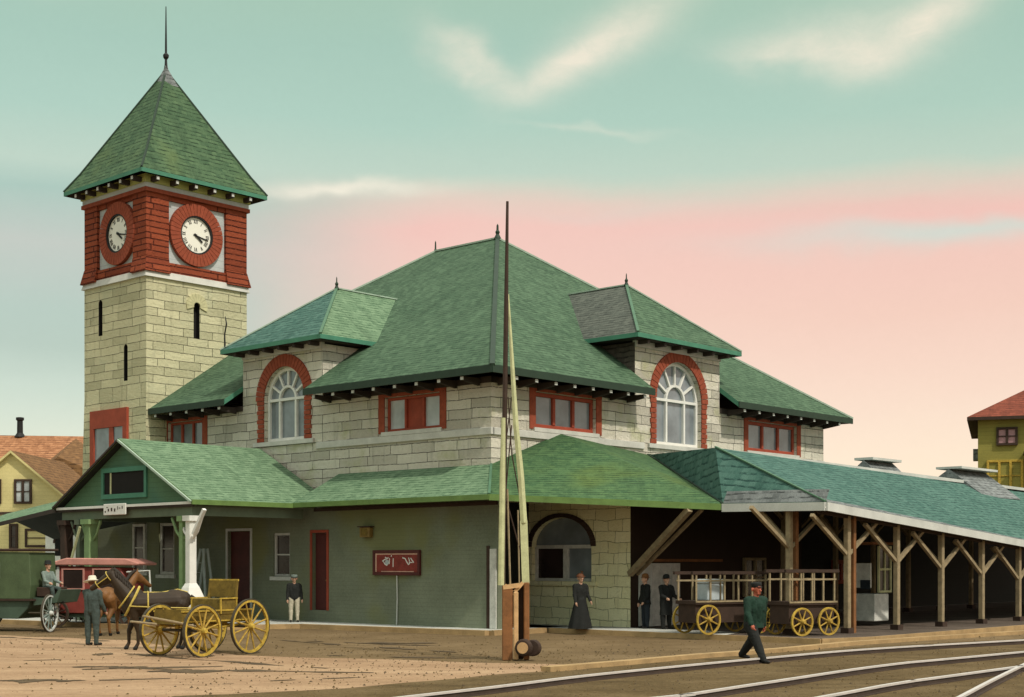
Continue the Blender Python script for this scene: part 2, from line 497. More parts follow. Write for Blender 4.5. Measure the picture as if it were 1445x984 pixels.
M['wag_spoke'] = plain('worn_wagon_yellow', (0.36, 0.23, 0.04), 0.7, 0.6, 9)
M['tyre'] = plain('iron_tyre', (0.055, 0.045, 0.03), 0.7, 0.3)
M['coach_green'] = plain('coach_green', (0.065, 0.095, 0.045), 0.55, 0.3, 2)
M['coach_green_low'] = plain('coach_dark_green', (0.055, 0.085, 0.06), 0.6, 0.3, 2)
M['coach_red'] = plain('coach_red', (0.21, 0.045, 0.036), 0.5, 0.3, 3)
M['coach_roof'] = plain('coach_salmon_canvas', (0.48, 0.22, 0.18), 0.8, 0.2, 3)
M['pale_grey'] = plain('pale_grey_paint', (0.52, 0.53, 0.50), 0.7, 0.2)
M['horse_dark'] = plain('dark_horse_coat', (0.028, 0.016, 0.007), 0.6, 0.4, 3)
M['horse_brown'] = plain('chestnut_horse_coat', (0.15, 0.065, 0.018), 0.6, 0.4, 3)
M['mane'] = plain('black_mane', (0.02, 0.013, 0.008), 0.7, 0.3, 20)
M['harness'] = plain('yellow_harness', (0.48, 0.36, 0.08), 0.6, 0.3)
M['skin'] = plain('skin', (0.50, 0.29, 0.20), 0.6, 0.12)
M['ruddy'] = plain('ruddy_skin', (0.46, 0.12, 0.07), 0.6, 0.15)
M['cloth_black'] = plain('black_cloth', (0.014, 0.015, 0.014), 0.9, 0.3, 8)
M['cloth_navy'] = plain('navy_cloth', (0.018, 0.024, 0.032), 0.9, 0.3, 8)
M['cloth_green'] = plain('dark_green_cloth', (0.007, 0.028, 0.017), 0.85, 0.35, 8)
M['cloth_slate'] = plain('slate_cloth', (0.05, 0.068, 0.062), 0.9, 0.3, 8)
M['cloth_grey'] = plain('grey_cloth', (0.16, 0.20, 0.18), 0.9, 0.3, 8)
M['cloth_tan'] = plain('pale_cloth', (0.46, 0.42, 0.32), 0.9, 0.25, 8)
M['straw'] = plain('pale_hat', (0.62, 0.58, 0.47), 0.8, 0.2)
M['red_cap'] = plain('red_cap', (0.50, 0.06, 0.035), 0.8, 0.2)
M['hair'] = plain('brown_hair', (0.12, 0.045, 0.02), 0.7, 0.3, 20)
M['shoe'] = plain('black_leather', (0.014, 0.013, 0.012), 0.5, 0.3)
M['ladder'] = plain('blue_grey_paint', (0.50, 0.58, 0.56), 0.8, 0.2)
M['sign_red'] = plain('sign_red', (0.20, 0.028, 0.020), 0.5, 0.4, 5)
M['sign_pink'] = plain('sign_pale_edge', (0.55, 0.33, 0.25), 0.6, 0.25, 5)
M['brass'] = plain('tarnished_brass', (0.20, 0.13, 0.035), 0.5, 0.3)
M['pale_blue'] = plain('pale_blue_paint', (0.40, 0.45, 0.47), 0.8, 0.2, 4)

# ------------------------------------------------------------------ mesh helpers
OFF = {}


class MB:
    def __init__(self):
        self.v, self.f, self.m = [], [], []

    def add(self, verts, faces, mi=0):
        k = len(self.v)
        self.v += [Vector(p) for p in verts]
        self.f += [[k+i for i in f] for f in faces]
        self.m += [mi]*len(faces)
        return self

    def poly(self, pts, mi=0):
        return self.add(pts, [list(range(len(pts)))], mi)

    def hexa(self, p, mi=0):
        """8 points: bottom ring 0-3, top ring 4-7"""
        return self.add(p, [(0, 3, 2, 1), (4, 5, 6, 7), (0, 1, 5, 4), (1, 2, 6, 5), (2, 3, 7, 6), (3, 0, 4, 7)], mi)

    def box(self, c, s, mi=0, rz=0):
        c = Vector(c)
        q = []
        cs, sn = math.cos(rz), math.sin(rz)
        for z in (-1, 1):
            for x, y in ((-1, -1), (1, -1), (1, 1), (-1, 1)):
                dx, dy = x*s[0]/2, y*s[1]/2
                q.append(c+Vector((dx*cs-dy*sn, dx*sn+dy*cs, z*s[2]/2)))
        return self.hexa(q, mi)

    def fbox(self, fn, u0, u1, o0, o1, z0, z1, mi=0):
        q = [fn(u, o, z) for z in (z0, z1) for u, o in ((u0, o0), (u1, o0), (u1, o1), (u0, o1))]
        return self.hexa(q, mi)

    def bar(self, p, q, w, h=None, mi=0, up=(0, 0, 1)):
        p, q = Vector(p), Vector(q)
        h = w if h is None else h
        d = (q-p).normalized()
        up = Vector(up)
        if abs(d.dot(up)) > 0.98:
            up = Vector((1, 0, 0))
        s = d.cross(up).normalized()
        t = s.cross(d).normalized()
        r = []
        for c in (p, q):
            for a, b in ((-1, -1), (1, -1), (1, 1), (-1, 1)):
                r.append(c+s*(a*w/2)+t*(b*h/2))
        return self.hexa(r, mi)

    def tube(self, pts, rad, seg=8, mi=0, caps=True, closed=False, flat=1.0):
        pts = [Vector(p) for p in pts]
        n = len(pts)
        if not hasattr(rad, '__len__'):
            rad = [rad]*n
        vs, fs = [], []
        prev = None
        for i, p in enumerate(pts):
            if closed:
                d = (pts[(i+1) % n]-pts[i-1]).normalized()
            else:
                d = (pts[min(i+1, n-1)]-pts[max(i-1, 0)]).normalized()
            if prev is None:
                ref = Vector((0, 0, 1)) if abs(d.z) < 0.9 else Vector((1, 0, 0))
                s = d.cross(ref).normalized()
            else:
                s = (prev-d*prev.dot(d)).normalized()
            prev = s
            t = d.cross(s)
            for k in range(seg):
                a = 2*PI*k/seg
                vs.append(p+(s*math.cos(a)+t*math.sin(a)*flat)*rad[i])
        m = n if closed else n-1
        for i in range(m):
            j = (i+1) % n
            for k in range(seg):
                k2 = (k+1) % seg
                fs.append((i*seg+k, i*seg+k2, j*seg+k2, j*seg+k))
        if caps and not closed:
            fs.append(tuple(range(seg-1, -1, -1)))
            fs.append(tuple((n-1)*seg+k for k in range(seg)))
        return self.add(vs, fs, mi)

    def lathe(self, c, prof, seg=14, mi=0, axis=(0, 0, 1)):
        """prof: list of (radius, height)"""
        ax = Vector(axis).normalized()
        ref = Vector((1, 0, 0)) if abs(ax.x) < 0.9 else Vector((0, 1, 0))
        s = ax.cross(ref).normalized()
        t = ax.cross(s)
        c = Vector(c)
        vs, fs = [], []
        for r, h in prof:
            for k in range(seg):
                a = 2*PI*k/seg
                vs.append(c+ax*h+(s*math.cos(a)+t*math.sin(a))*max(r, 1e-4))
        n = len(prof)
        for i in range(n-1):
            for k in range(seg):
                k2 = (k+1) % seg
                fs.append((i*seg+k, i*seg+k2, (i+1)*seg+k2, (i+1)*seg+k))
        fs.append(tuple(range(seg-1, -1, -1)))
        fs.append(tuple((n-1)*seg+k for k in range(seg)))
        return self.add(vs, fs, mi)

    def ball(self, c, r, mi=0, seg=12, rings=8, sc=(1, 1, 1)):
        c = Vector(c)
        vs, fs = [], []
        for i in range(rings+1):
            ph = PI*i/rings
            for k in range(seg):
                a = 2*PI*k/seg
                vs.append(c+Vector((r*sc[0]*math.sin(ph)*math.cos(a), r*sc[1]*math.sin(ph)*math.sin(a),
                                    r*sc[2]*math.cos(ph))))
        for i in range(rings):
            for k in range(seg):
                k2 = (k+1) % seg
                fs.append((i*seg+k, (i+1)*seg+k, (i+1)*seg+k2, i*seg+k2))
        return self.add(vs, fs, mi)

    def ring(self, fn, cu, cz, r0, r1, o0, o1, a0=0.0, a1=2*PI, n=24, gap=0.0, ky=1.0, mi=0):
        """voussoir ring in the plane of fn; gap>0 separates the blocks"""
        for i in range(n):
            s = a0+(a1-a0)*(i+gap/2)/n
            e = a0+(a1-a0)*(i+1-gap/2)/n
            q = []
            for o in (o0, o1):
                for r, a in ((r0, s), (r1, s), (r1, e), (r0, e)):
                    q.append(fn(cu+r*math.cos(a), o, cz+r*ky*math.sin(a)))
            self.hexa(q, mi)
        return self

    def slab(self, faces, th, top=0, edge=1, under=2):
        """roof slab: top faces, the same faces th lower, edges between"""
        key = lambda p: tuple(round(x, 4) for x in p)
        idx, pts = {}, []
        ff = []
        for f in faces:
            r = []
            for p in f:
                k = key(p)
                if k not in idx:
                    idx[k] = len(pts)
                    pts.append(Vector(p))
                r.append(idx[k])
            ff.append(r)
        n = len(pts)
        low = [p-Vector((0, 0, th)) for p in pts]
        edges = {}
        for r in ff:
            for i in range(len(r)):
                a, b = r[i], r[(i+1) % len(r)]
                e = (min(a, b), max(a, b))
                edges.setdefault(e, []).append((a, b))
        self.add(pts+low, ff, top)
        k = len(self.v)-2*n
        for r in ff:
            self.f.append([k+n+i for i in reversed(r)])
            self.m.append(under)
        for e, l in edges.items():
            if len(l) == 1:
                a, b = l[0]
                self.f.append([k+b, k+a, k+n+a, k+n+b])
                self.m.append(edge)
        return self

    def build(self, name, mats, parent=None, smooth=False, bevel=0.0, recalc=True, loc=None):
        if not isinstance(mats, (list, tuple)):
            mats = [mats]
        off = OFF.get(parent.name, Vector()) if parent is not None else Vector(loc or (0, 0, 0))
        me = bpy.data.meshes.new(name)
        bm = bmesh.new()
        vv = [bm.verts.new(p) for p in self.v]
        for f, mi in zip(self.f, self.m):
            try:
                fc = bm.faces.new([vv[i] for i in f])
                fc.material_index = mi
            except ValueError:
                pass
        if recalc:
            bmesh.ops.recalc_face_normals(bm, faces=bm.faces)
        if bevel:
            bmesh.ops.bevel(bm, geom=[e for e in bm.edges if len(e.link_faces) == 2 and e.calc_face_angle(0) > 0.6],
                            offset=bevel, segments=1, affect='EDGES')
        uv = bm.loops.layers.uv.new('UVMap')
        bm.normal_update()
        for fc in bm.faces:
            n = fc.normal
            t = Vector((0, 0, 1)).cross(n)
            t = Vector((1, 0, 0)) if t.length < 0.05 else t.normalized()
            bt = n.cross(t)
            fc.smooth = smooth
            for lp in fc.loops:
                lp[uv].uv = (lp.vert.co.dot(t), lp.vert.co.dot(bt))
        for vtx in bm.verts:
            vtx.co -= off
        bm.to_mesh(me)
        bm.free()
        for m_ in mats:
            me.materials.append(M[m_] if isinstance(m_, str) else m_)
        o = bpy.data.objects.new(name, me)
        COL.objects.link(o)
        if parent is not None:
            o.parent = parent
            OFF[o.name] = off
        else:
            o.location = off
            OFF[o.name] = Vector(off)
        return o


def tag(o, label, cat, group=None, kind=None):
    o['label'] = label
    o['category'] = cat
    if group:
        o['group'] = group
    if kind:
        o['kind'] = kind
    return o


def thing(name, label, cat, loc=(0, 0, 0), group=None, rz=0.0):
    o = bpy.data.objects.new(name, None)
    COL.objects.link(o)
    o.location = loc
    o.rotation_euler = (0, 0, rz)
    o.empty_display_size = 0.3
    OFF[o.name] = Vector(loc) if rz == 0 else Vector()
    return tag(o, label, cat, group)


def local_thing(name, label, cat, loc, rz, group=None, scale=1.0):
    """a thing whose parts are modelled round the origin, then turned and placed"""
    o = bpy.data.objects.new(name, None)
    COL.objects.link(o)
    o.location = loc
    o.rotation_euler = (0, 0, rz)
    o.scale = (scale,)*3
    OFF[o.name] = Vector()
    return tag(o, label, cat, group)


def copy_tree(o, parent=None):
    c = o.copy()
    COL.objects.link(c)
    if parent is not None:
        c.parent = parent
    OFF[c.name] = OFF.get(o.name, Vector())
    for ch in list(o.children):
        copy_tree(ch, c)
    return c


def part_copy(o, parent, delta):
    c = o.copy()
    COL.objects.link(c)
    c.parent = parent
    c.location = o.location+Vector(delta)
    OFF[c.name] = OFF.get(o.name, Vector())
    for ch in list(o.children):
        copy_tree(ch, c)
    return c


def structure(o):
    o['kind'] = 'structure'
    return o


# building frame: a runs along the street front (left in the picture), b along the track front (right)
AX = Vector((-0.738, 0.675, 0)).normalized()
BX = Vector((0.675, 0.738, 0)).normalized()
OR = Vector((-0.675, 46.0, 0))


def B(a, b, z):
    return OR+AX*a+BX*b+Vector((0, 0, z))


def PL(u, o, z):            # street front, o metres out of the stone wall
    return B(u, -o, z)


def PR(u, o, z):            # track front
    return B(-o, u, z)


def shifted(fn, d):
    return lambda u, o, z: fn(u, o+d, z)


def at(u, v, Y):
    return Vector(((u-722.5)/2010*Y, Y, 2.2+(795-v)/2010*Y))


def wall_panel(mb, fn, u0, u1, z0, z1, ops=(), depth=0.3, mi=0, mi_rev=None):
    """a wall sheet with true openings and reveals. op: (u0,u1,z0,z1,rise)"""
    mi_rev = mi if mi_rev is None else mi_rev
    us = sorted({u0, u1, *[o[0] for o in ops], *[o[1] for o in ops]})
    zs = sorted({z0, z1, *[o[2] for o in ops], *[o[3] for o in ops]})
    for i in range(len(us)-1):
        for j in range(len(zs)-1):
            cu, cz = (us[i]+us[i+1])/2, (zs[j]+zs[j+1])/2
            if any(o[0] < cu < o[1] and o[2] < cz < o[3] for o in ops):
                continue
            mb.poly([fn(us[i], 0, zs[j]), fn(us[i+1], 0, zs[j]), fn(us[i+1], 0, zs[j+1]), fn(us[i], 0, zs[j+1])], mi)
    for o in ops:
        a, b, c, d, rise = o
        sp = d-rise
        if rise:
            cu, hw = (a+b)/2, (b-a)/2
            arc = [(cu+hw*math.cos(PI*k/16), sp+rise*math.sin(PI*k/16)) for k in range(17)]
            for k in range(16):
                p, q = arc[k], arc[k+1]
                corner = (b, d) if k < 8 else (a, d)
                mb.poly([fn(p[0], 0, p[1]), fn(corner[0], 0, corner[1]), fn(q[0], 0, q[1])], mi)
                mb.poly([fn(p[0], 0, p[1]), fn(q[0], 0, q[1]), fn(q[0], -depth, q[1]), fn(p[0], -depth, p[1])], mi_rev)
        else:
            mb.poly([fn(a, 0, d), fn(b, 0, d), fn(b, -depth, d), fn(a, -depth, d)], mi_rev)
        mb.poly([fn(a, 0, c), fn(a, 0, sp), fn(a, -depth, sp), fn(a, -depth, c)], mi_rev)
        mb.poly([fn(b, 0, c), fn(b, -depth, c), fn(b, -depth, sp), fn(b, 0, sp)], mi_rev)
        mb.poly([fn(a, 0, c), fn(a, -depth, c), fn(b, -depth, c), fn(b, 0, c)], mi_rev)


def rect_window(parent, fn, op, frame='red_paint', pane='glass', n=1, bars=1, fw=0.10, depth=0.24, sur=None, surw=0.25,
                panel=None, rail=True, label=None, name='window', sill=True, pane_mats=None):
    """a window that sits in the opening op; returns the frame part"""
    a, b, c, d, _ = op
    mb = MB()
    e = 0.004
    o0, o1 = -depth, -depth+0.12
    mb.fbox(fn, a+e, b-e, o0, o1, c+e, c+fw)
    mb.fbox(fn, a+e, b-e, o0, o1, d-fw, d-e)
    mb.fbox(fn, a+e, a+fw, o0, o1, c+fw, d-fw)
    mb.fbox(fn, b-fw, b-e, o0, o1, c+fw, d-fw)
    w = (b-a-fw)/n
    for k in range(1, n):
        x = a+fw/2+k*w
        mb.fbox(fn, x-fw/2, x+fw/2, o0, o1+0.02, c+fw, d-fw)
    f = mb.build(name, frame, parent, bevel=0.012)
    if label:
        f['label'] = label
    for k in range(n):
        x0, x1 = a+fw/2+k*w+fw/2, a+fw/2+(k+1)*w-fw/2
        pm = pane_mats[k] if pane_mats else pane
        MB().fbox(fn, x0-0.01, x1+0.01, o0+0.03, o0+0.05, c+fw-0.01, d-fw+0.01).build('pane', pm, f)
        if rail and not (pane_mats and pm == 'red_paint'):
            zc = (c+d)/2
            MB().fbox(fn, x0, x1, o0+0.05, o0+0.09, zc-0.025, zc+0.025).build('glazing_bar', frame, f)
    if sur:
        s = MB()
        s.fbox(fn, a-surw, a-0.003, -0.1, 0.035, c-0.05, d+0.003)
        s.fbox(fn, b+0.003, b+surw, -0.1, 0.035, c-0.05, d+0.003)
        s.fbox(fn, a-surw, b+surw, -0.1, 0.045, d+0.006, d+surw*0.8)
        s.build('surround', sur, f)
    if sill:
        MB().fbox(fn, a-0.12, b+0.12, -0.2, 0.08, c-0.14, c-0.003).build('sill', 'trim_stone' if sur else frame, f)
    return f


def arch_window(parent, fn, cu, r, z0, zs, ring_w, depth=0.28, name='arched_window'):
    """tall round-headed window with a fanlight, white frame, red voussoirs"""
    n = 20
    mb = MB()
    fw = 0.13
    o0, o1 = -depth, -depth+0.12
    e = 0.006
    mb.fbox(fn, cu-r+e, cu-r+fw, o0, o1, z0+e, zs)
    mb.fbox(fn, cu+r-fw, cu+r-e, o0, o1, z0+e, zs)
    mb.fbox(fn, cu-r+fw, cu+r-fw, o0, o1, z0+e, z0+fw)
    mb.ring(fn, cu, zs, r-fw, r-e, o0, o1, 0, PI, n)
    f = mb.build(name, 'white', parent)
    # transom, inner arch, radial bars
    t = MB().fbox(fn, cu-r+fw, cu+r-fw, o0+0.02, o1+0.02, zs-0.05, zs+0.05)
    t.build('transom', 'white', f)
    ri = r*0.40
    MB().ring(fn, cu, zs, ri-0.045, ri+0.045, o0+0.02, o1+0.015, 0.06, PI-0.06, 12).build('fan_ring', 'white', f)
    for k in range(1, 6):
        a = PI*k/6
        p = fn(cu+(ri+0.045)*math.cos(a), o0+0.07, zs+(ri+0.045)*math.sin(a))
        q = fn(cu+(r-fw)*math.cos(a), o0+0.07, zs+(r-fw)*math.sin(a))
        nrm = fn(0, 1, 0)-fn(0, 0, 0)
        MB().bar(p, q, 0.08, 0.08, up=nrm).build('fan_bar', 'white', f)
    for s in (-1, 1):
        x = cu+s*ri*0.98
        MB().fbox(fn, x-0.05, x+0.05, o0+0.02, o1+0.01, z0+fw, zs-0.05).build('mullion', 'white', f)
    pts = [fn(cu-r+0.03, o0+0.03, z0+0.03), fn(cu+r-0.03, o0+0.03, z0+0.03)]
    pts += [fn(cu+(r-0.03)*math.cos(PI*k/n), o0+0.03, zs+(r-0.03)*math.sin(PI*k/n)) for k in range(n+1)]
    bk = [p+(fn(0, -0.02, 0)-fn(0, 0, 0)) for p in pts]
    N = len(pts)
    g = MB().add(pts+bk, [list(range(N)), list(range(2*N-1, N-1, -1))]+[[i, (i+1) % N, N+(i+1) % N, N+i] for i in range(N)])
    g.build('pane', 'glass', f)
    # brick surround
    s = MB()
    s.ring(fn, cu, zs, r+0.004, r+ring_w, -0.12, 0.06, 0, PI, 26, gap=0.12)
    h = (zs-z0)/9
    for k in range(9):
        for sgn in (-1, 1):
            ext = 0.0 if k % 2 else 0.05
            s.fbox(fn, cu+sgn*(r+0.004), cu+sgn*(r+ring_w*0.75+ext), -0.12, 0.05, z0+k*h+0.015, z0+(k+1)*h-0.01)
    s.build('brick_surround', 'brick_arch', f)
    MB().fbox(fn, cu-r-ring_w-0.1, cu+r+ring_w+0.1, -0.2, 0.1, z0-0.16, z0-0.004).build('sill', 'trim_stone', f)
    return f


def brackets(parent, fn, u0, u1, n, o0, o1, z0, z1, mat='eave_dark', tip='pale_grey', w=0.11):
    for k in range(n):
        u = u0+(u1-u0)*k/(n-1)
        b = MB().hexa([fn(u-w/2, o0, z0-0.04), fn(u+w/2, o0, z0-0.04), fn(u+w/2, o1, z0+0.07), fn(u-w/2, o1, z0+0.07),
                       fn(u-w/2, o0, z1), fn(u+w/2, o0, z1), fn(u+w/2, o1, z1), fn(u-w/2, o1, z1)])
        br = b.build('eave_bracket', mat, parent)
        if tip:
            MB().fbox(fn, u-w/2-0.01, u+w/2+0.01, o1+0.003, o1+0.03, z0+0.08, z1-0.02).build('bracket_end', tip, br)


def rise(x0, z0, x1, z1):
    k = (z1-z0)/(x1-x0)
    return lambda x: z0+k*(x-x0)


# ================================================================== THE SETTING
def sheet(name, pts, z, mat, n=1):
    mb = MB().poly([Vector((p[0], p[1], z)) for p in pts])
    return structure(mb.build(name, mat, recalc=True))


g = MB()
G = 60
ext = 700.0
for i in range(G):
    for j in range(G):
        x0, x1 = -ext+2*ext*i/G, -ext+2*ext*(i+1)/G
        y0, y1 = -ext+2*ext*j/G, -ext+2*ext*(j+1)/G
        g.poly([(x0, y0, 0), (x1, y0, 0), (x1, y1, 0), (x0, y1, 0)])
structure(g.build('ground', 'ground'))


def gp(u, v, z=0.0):
    Y = (2.2-z)*2010/(v-795)
    return ((u-722.5)/2010*Y, Y)


def wob(pts, step=0.5, amp=0.12, seed=0):
    out = []
    for i in range(len(pts)):
        p, q = Vector((*pts[i], 0)), Vector((*pts[(i+1) % len(pts)], 0))
        n = max(1, int((q-p).length/step))
        for k in range(n):
            r = p.lerp(q, k/n)
            nv = mnoise.noise_vector(r*0.6+Vector((seed, 0, 0)))
            out.append((r.x+nv.x*amp, r.y+nv.y*amp))
    return out


# packed sandy street in the foreground
road = [gp(-500, 898), gp(0, 897), gp(180, 904), gp(330, 925), gp(560, 931), gp(700, 937), gp(830, 938), gp(1000, 924),
        gp(1000, 928), gp(800, 946), gp(640, 958), gp(500, 971), gp(330, 980), (-5.2, 21.6), (-9, 18.5), (-40, 16)]
sheet('road', wob(road, 0.45, 0.28, 3), 0.004, 'road')
# ballast by the rails
bal = [gp(240, 984), gp(330, 981), gp(500, 972), gp(640, 959), gp(800, 947), gp(1000, 929), gp(1200, 914), gp(1445, 902),
       (40, 60), (60, 50), (40, 15), (5, 12), (-6, 17)]
sheet('track_bed', wob(bal, 0.5, 0.22, 9), 0.008, 'ballast')


def streak(u, v, wpx, hpx, i):
    c = gp(u, v)
    k = c[1]/2010
    n = 60
    pts = []
    for j in range(n):
        a = 2*PI*j/n
        t = math.copysign(abs(math.cos(a))**1.0, math.cos(a))
        hy = abs(math.sin(a))**1.6*math.copysign(1, math.sin(a))
        nz = 0.7+0.9*mnoise.noise(Vector((math.cos(a)*2, math.sin(a)*2, i*7.3)))+0.5*mnoise.noise(Vector((math.cos(a)*7, math.sin(a)*7, i*2.3)))
        yy = hpx/2*k*(c[1]/2.2)*hy*nz
        pts.append((c[0]+wpx/2*k*t, c[1]+yy+0.10*mnoise.noise(Vector((t*3, i, 0)))))
    sheet('mud_rut', pts, 0.012+0.0006*i, 'mud')


for i, s_ in enumerate(((60, 961, 125, 5), (155, 942, 110, 4), (262, 948, 110, 5), (145, 924, 30, 4), (560, 908, 120, 3))):
    streak(*s_, i)


def rut(u0, v0, u1, v1, w, i):
    p, q = Vector((*gp(u0, v0), 0)), Vector((*gp(u1, v1), 0))
    d = (q-p)
    n_ = Vector((-d.y, d.x, 0)).normalized()
    N = max(8, int(d.length/0.25))
    mb = MB()
    prev = None
    for k in range(N+1):
        c = p+d*k/N
        c = c+n_*0.35*mnoise.noise(Vector((k*0.11, i*3.1, 0)))
        hw = w*(0.35+1.1*mnoise.noise(Vector((k*0.33, i*5.7, 4))))*min(1, 4*k/N+.05, 4*(N-k)/N+.05)
        cur = (c-n_*hw+Vector((0, 0, .010+.0004*i)), c+n_*hw+Vector((0, 0, .010+.0004*i))) if hw > 0.015 else None
        if prev and cur:
            mb.poly([prev[0], cur[0], cur[1], prev[1]])
        prev = cur
    structure(mb.build('wheel_rut', 'mud'))


for i, r_ in enumerate(((-40, 899, 200, 907, .30), (150, 921, 480, 946, .26), (-40, 934, 120, 930, .2), (180, 944, 560, 951, .3), (420, 905, 640, 912, .3),
                        (400, 925, 700, 930, .2), (60, 947, 330, 940, .3), (-40, 962, 260, 958, .24), (300, 968, 520, 955, .16), (380, 903, 690, 925, .3))):
    rut(*r_, i)

# loose gravel and clods
gr = MB()
rg = random.Random(11)
cnt = 0
while cnt < 8200:
    x, y = (rg.uniform(-22, 20), rg.uniform(18, 52)) if cnt < 4200 else (rg.uniform(-6, 15), rg.uniform(20.5, 37))
    if abs(x) > y*0.40+1:
        continue
    d_ = Vector((x, y, 0))-OR
    a_, b_ = d_.dot(AX), d_.dot(BX)
    if (b_ > -3.2 and a_ > -1.9) or (b_ > 0.3 and a_ > -12.6) or (a_ > 6.2 and b_ > -8.2):
        continue
    r_ = 0.008+0.036*rg.random()**3.2
    h_ = r_*rg.uniform(0.5, 0.95)
    an = rg.uniform(0, 6.28)
    pts = [(x+r_*math.cos(an+k*PI/2)*rg.uniform(.7, 1.3), y+r_*math.sin(an+k*PI/2)*rg.uniform(.7, 1.3), -0.003) for k in range(4)]
    gr.add(pts+[(x+r_*.2*rg.uniform(-1, 1), y+r_*.2*rg.uniform(-1, 1), h_+.008)], [(0, 1, 4), (1, 2, 4), (2, 3, 4), (3, 0, 4)], rg.choice((0, 1, 1)))
    cnt += 1
go = gr.build('gravel', ['mud', 'ballast', 'road'], recalc=False)
tag(go, 'loose gravel and clods of earth scattered over the yard', 'gravel', kind='stuff')

# pavement round the building, with a tan kerb
PAVE = [(-1.75, -1.95), (6.2, -2.75), (8.2, -6.6), (17.5, -7.7), (60, -8.0), (60, 2), (-1.75, 2)]
pv = MB()
top = [B(a, b, 0.15) for a, b in PAVE]
pv.poly(top)
structure(pv.build('pavement', 'walk'))
kb = MB()
for i in range(4):
    p, q = PAVE[i], PAVE[i+1]
    P0, P1 = B(*p, 0), B(*q, 0)
    d = (P1-P0).normalized()
    nrm = Vector((d.y, -d.x, 0))
    if nrm.dot(-BX) < 0:
        nrm = -nrm
    kb.hexa([P0, P1, P1+nrm*0.22, P0+nrm*0.22]+[p_+Vector((0, 0, 0.155)) for p_ in (P0, P1, P1+nrm*0.22, P0+nrm*0.22)])
P0, P1 = B(-1.75, -1.95, 0), B(-1.75, 0.5, 0)
kb.hexa([P0, P1, P1-AX*0.22, P0-AX*0.22]+[p_+Vector((0, 0, 0.155)) for p_ in (P0, P1, P1-AX*0.22, P0-AX*0.22)])
structure(kb.build('pavement_kerb', 'kerb'))
# platform under the canopy
pf = MB().poly([B(-1.754, 0.6, 0.146), B(-11.7, 0.6, 0.146), B(-12.2, 2.6, 0.146), B(-12.2, 60, 0.146), B(2, 60, 0.146), B(2, 0.6, 0.146)])
structure(pf.build('platform', 'plat_dark'))
pl = MB().poly([B(-1.0, 0.62, 0.150), B(-8.6, 0.62, 0.150), B(-8.0, 2.3, 0.150), B(-3.7, 2.59, 0.150), B(0.7, 2.59, 0.150), B(0.7, 0.62, 0.15)])
structure(pl.build('platform_paving', 'walk'))
pe = MB()
for p, q in (((-1.97, 0.6), (-11.7, 0.6)), ((-11.7, 0.6), (-12.2, 2.6)), ((-12.2, 2.6), (-12.2, 60))):
    pe.bar(B(*p, 0.07), B(*q, 0.07), 0.1, 0.17)
structure(pe.build('platform_edge', 'kerb'))

# ================================================================== STATION BUILDING
LB, LA = 20.9, 22.7
ZE = 8.43
station = thing('station_building', 'grey stone railway station with large green hipped roof and red trimmed windows',
                'station', B(0, 0, 0))
# ---- stone walls of the upper storey
DL0, DL1, DLC = 8.40, 13.12, 10.6       # street-front dormer
DR0, DR1, DRC = 7.6, 13.0, 10.3         # track-front dormer
winL1 = (2.34, 5.06, 6.74, 7.93, 0)
winL2 = (15.75, 18.15, 6.85, 7.93, 0)
winR1 = (2.15, 5.35, 6.74, 7.95, 0)
winR2 = (15.0, 18.7, 6.72, 7.93, 0)
archL = (DLC-1.2, DLC+1.2, 6.77, 9.54, 1.2)
archR = (DRC-1.45, DRC+1.45, 6.60, 9.75, 1.45)
ZW = 8.25
for nm, fn_, u0, u1, zlo, ops_ in (('wall', PL, 0, DL0, 4.2, [winL1]), ('wall', PL, DL1, LA, 3.0, [winL2]),
                                   ('wall', PR, 0, DR0, 4.2, [winR1]), ('wall', PR, DR1, LB, 0, [winR2])):
    w = MB()
    wall_panel(w, fn_, u0, u1, zlo, ZW, ops_)
    w.build(nm, 'stone', station, recalc=False)
w = MB()
w.poly([B(LA, 0, 0), B(LA, LB, 0), B(LA, LB, ZW), B(LA, 0, ZW)])
w.poly([B(0, LB, 0), B(LA, LB, 0), B(LA, LB, ZW), B(0, LB, ZW)])
w.build('rear_wall', 'stone', station, recalc=False)
# quoin blocks at the bright corner are part of the wall's masonry
# ---- belt course, and a dark board painted in for the eave shadow
for fn_, u0, u1 in ((PL, -0.07, DLC-1.9), (PL, DLC+1.9, 18.2), (PR, 0.0, DRC-2.2), (PR, DRC+2.2, LB)):
    MB().fbox(fn_, u0, u1, -0.1, 0.07, 6.36, 6.60).build('belt_course', 'trim_stone', station, bevel=0.015)
for fn_, u0, u1 in ((PL, -0.05, DL0-0.004), (PL, DL1+0.004, 18.15), (PR, -0.044, DR0-0.004), (PR, DR1+0.004, LB+0.05)):
    MB().fbox(fn_, u0, u1, -0.1, 0.05, 8.05, ZE-0.18).build('shade_frieze', 'eave_dark', station)

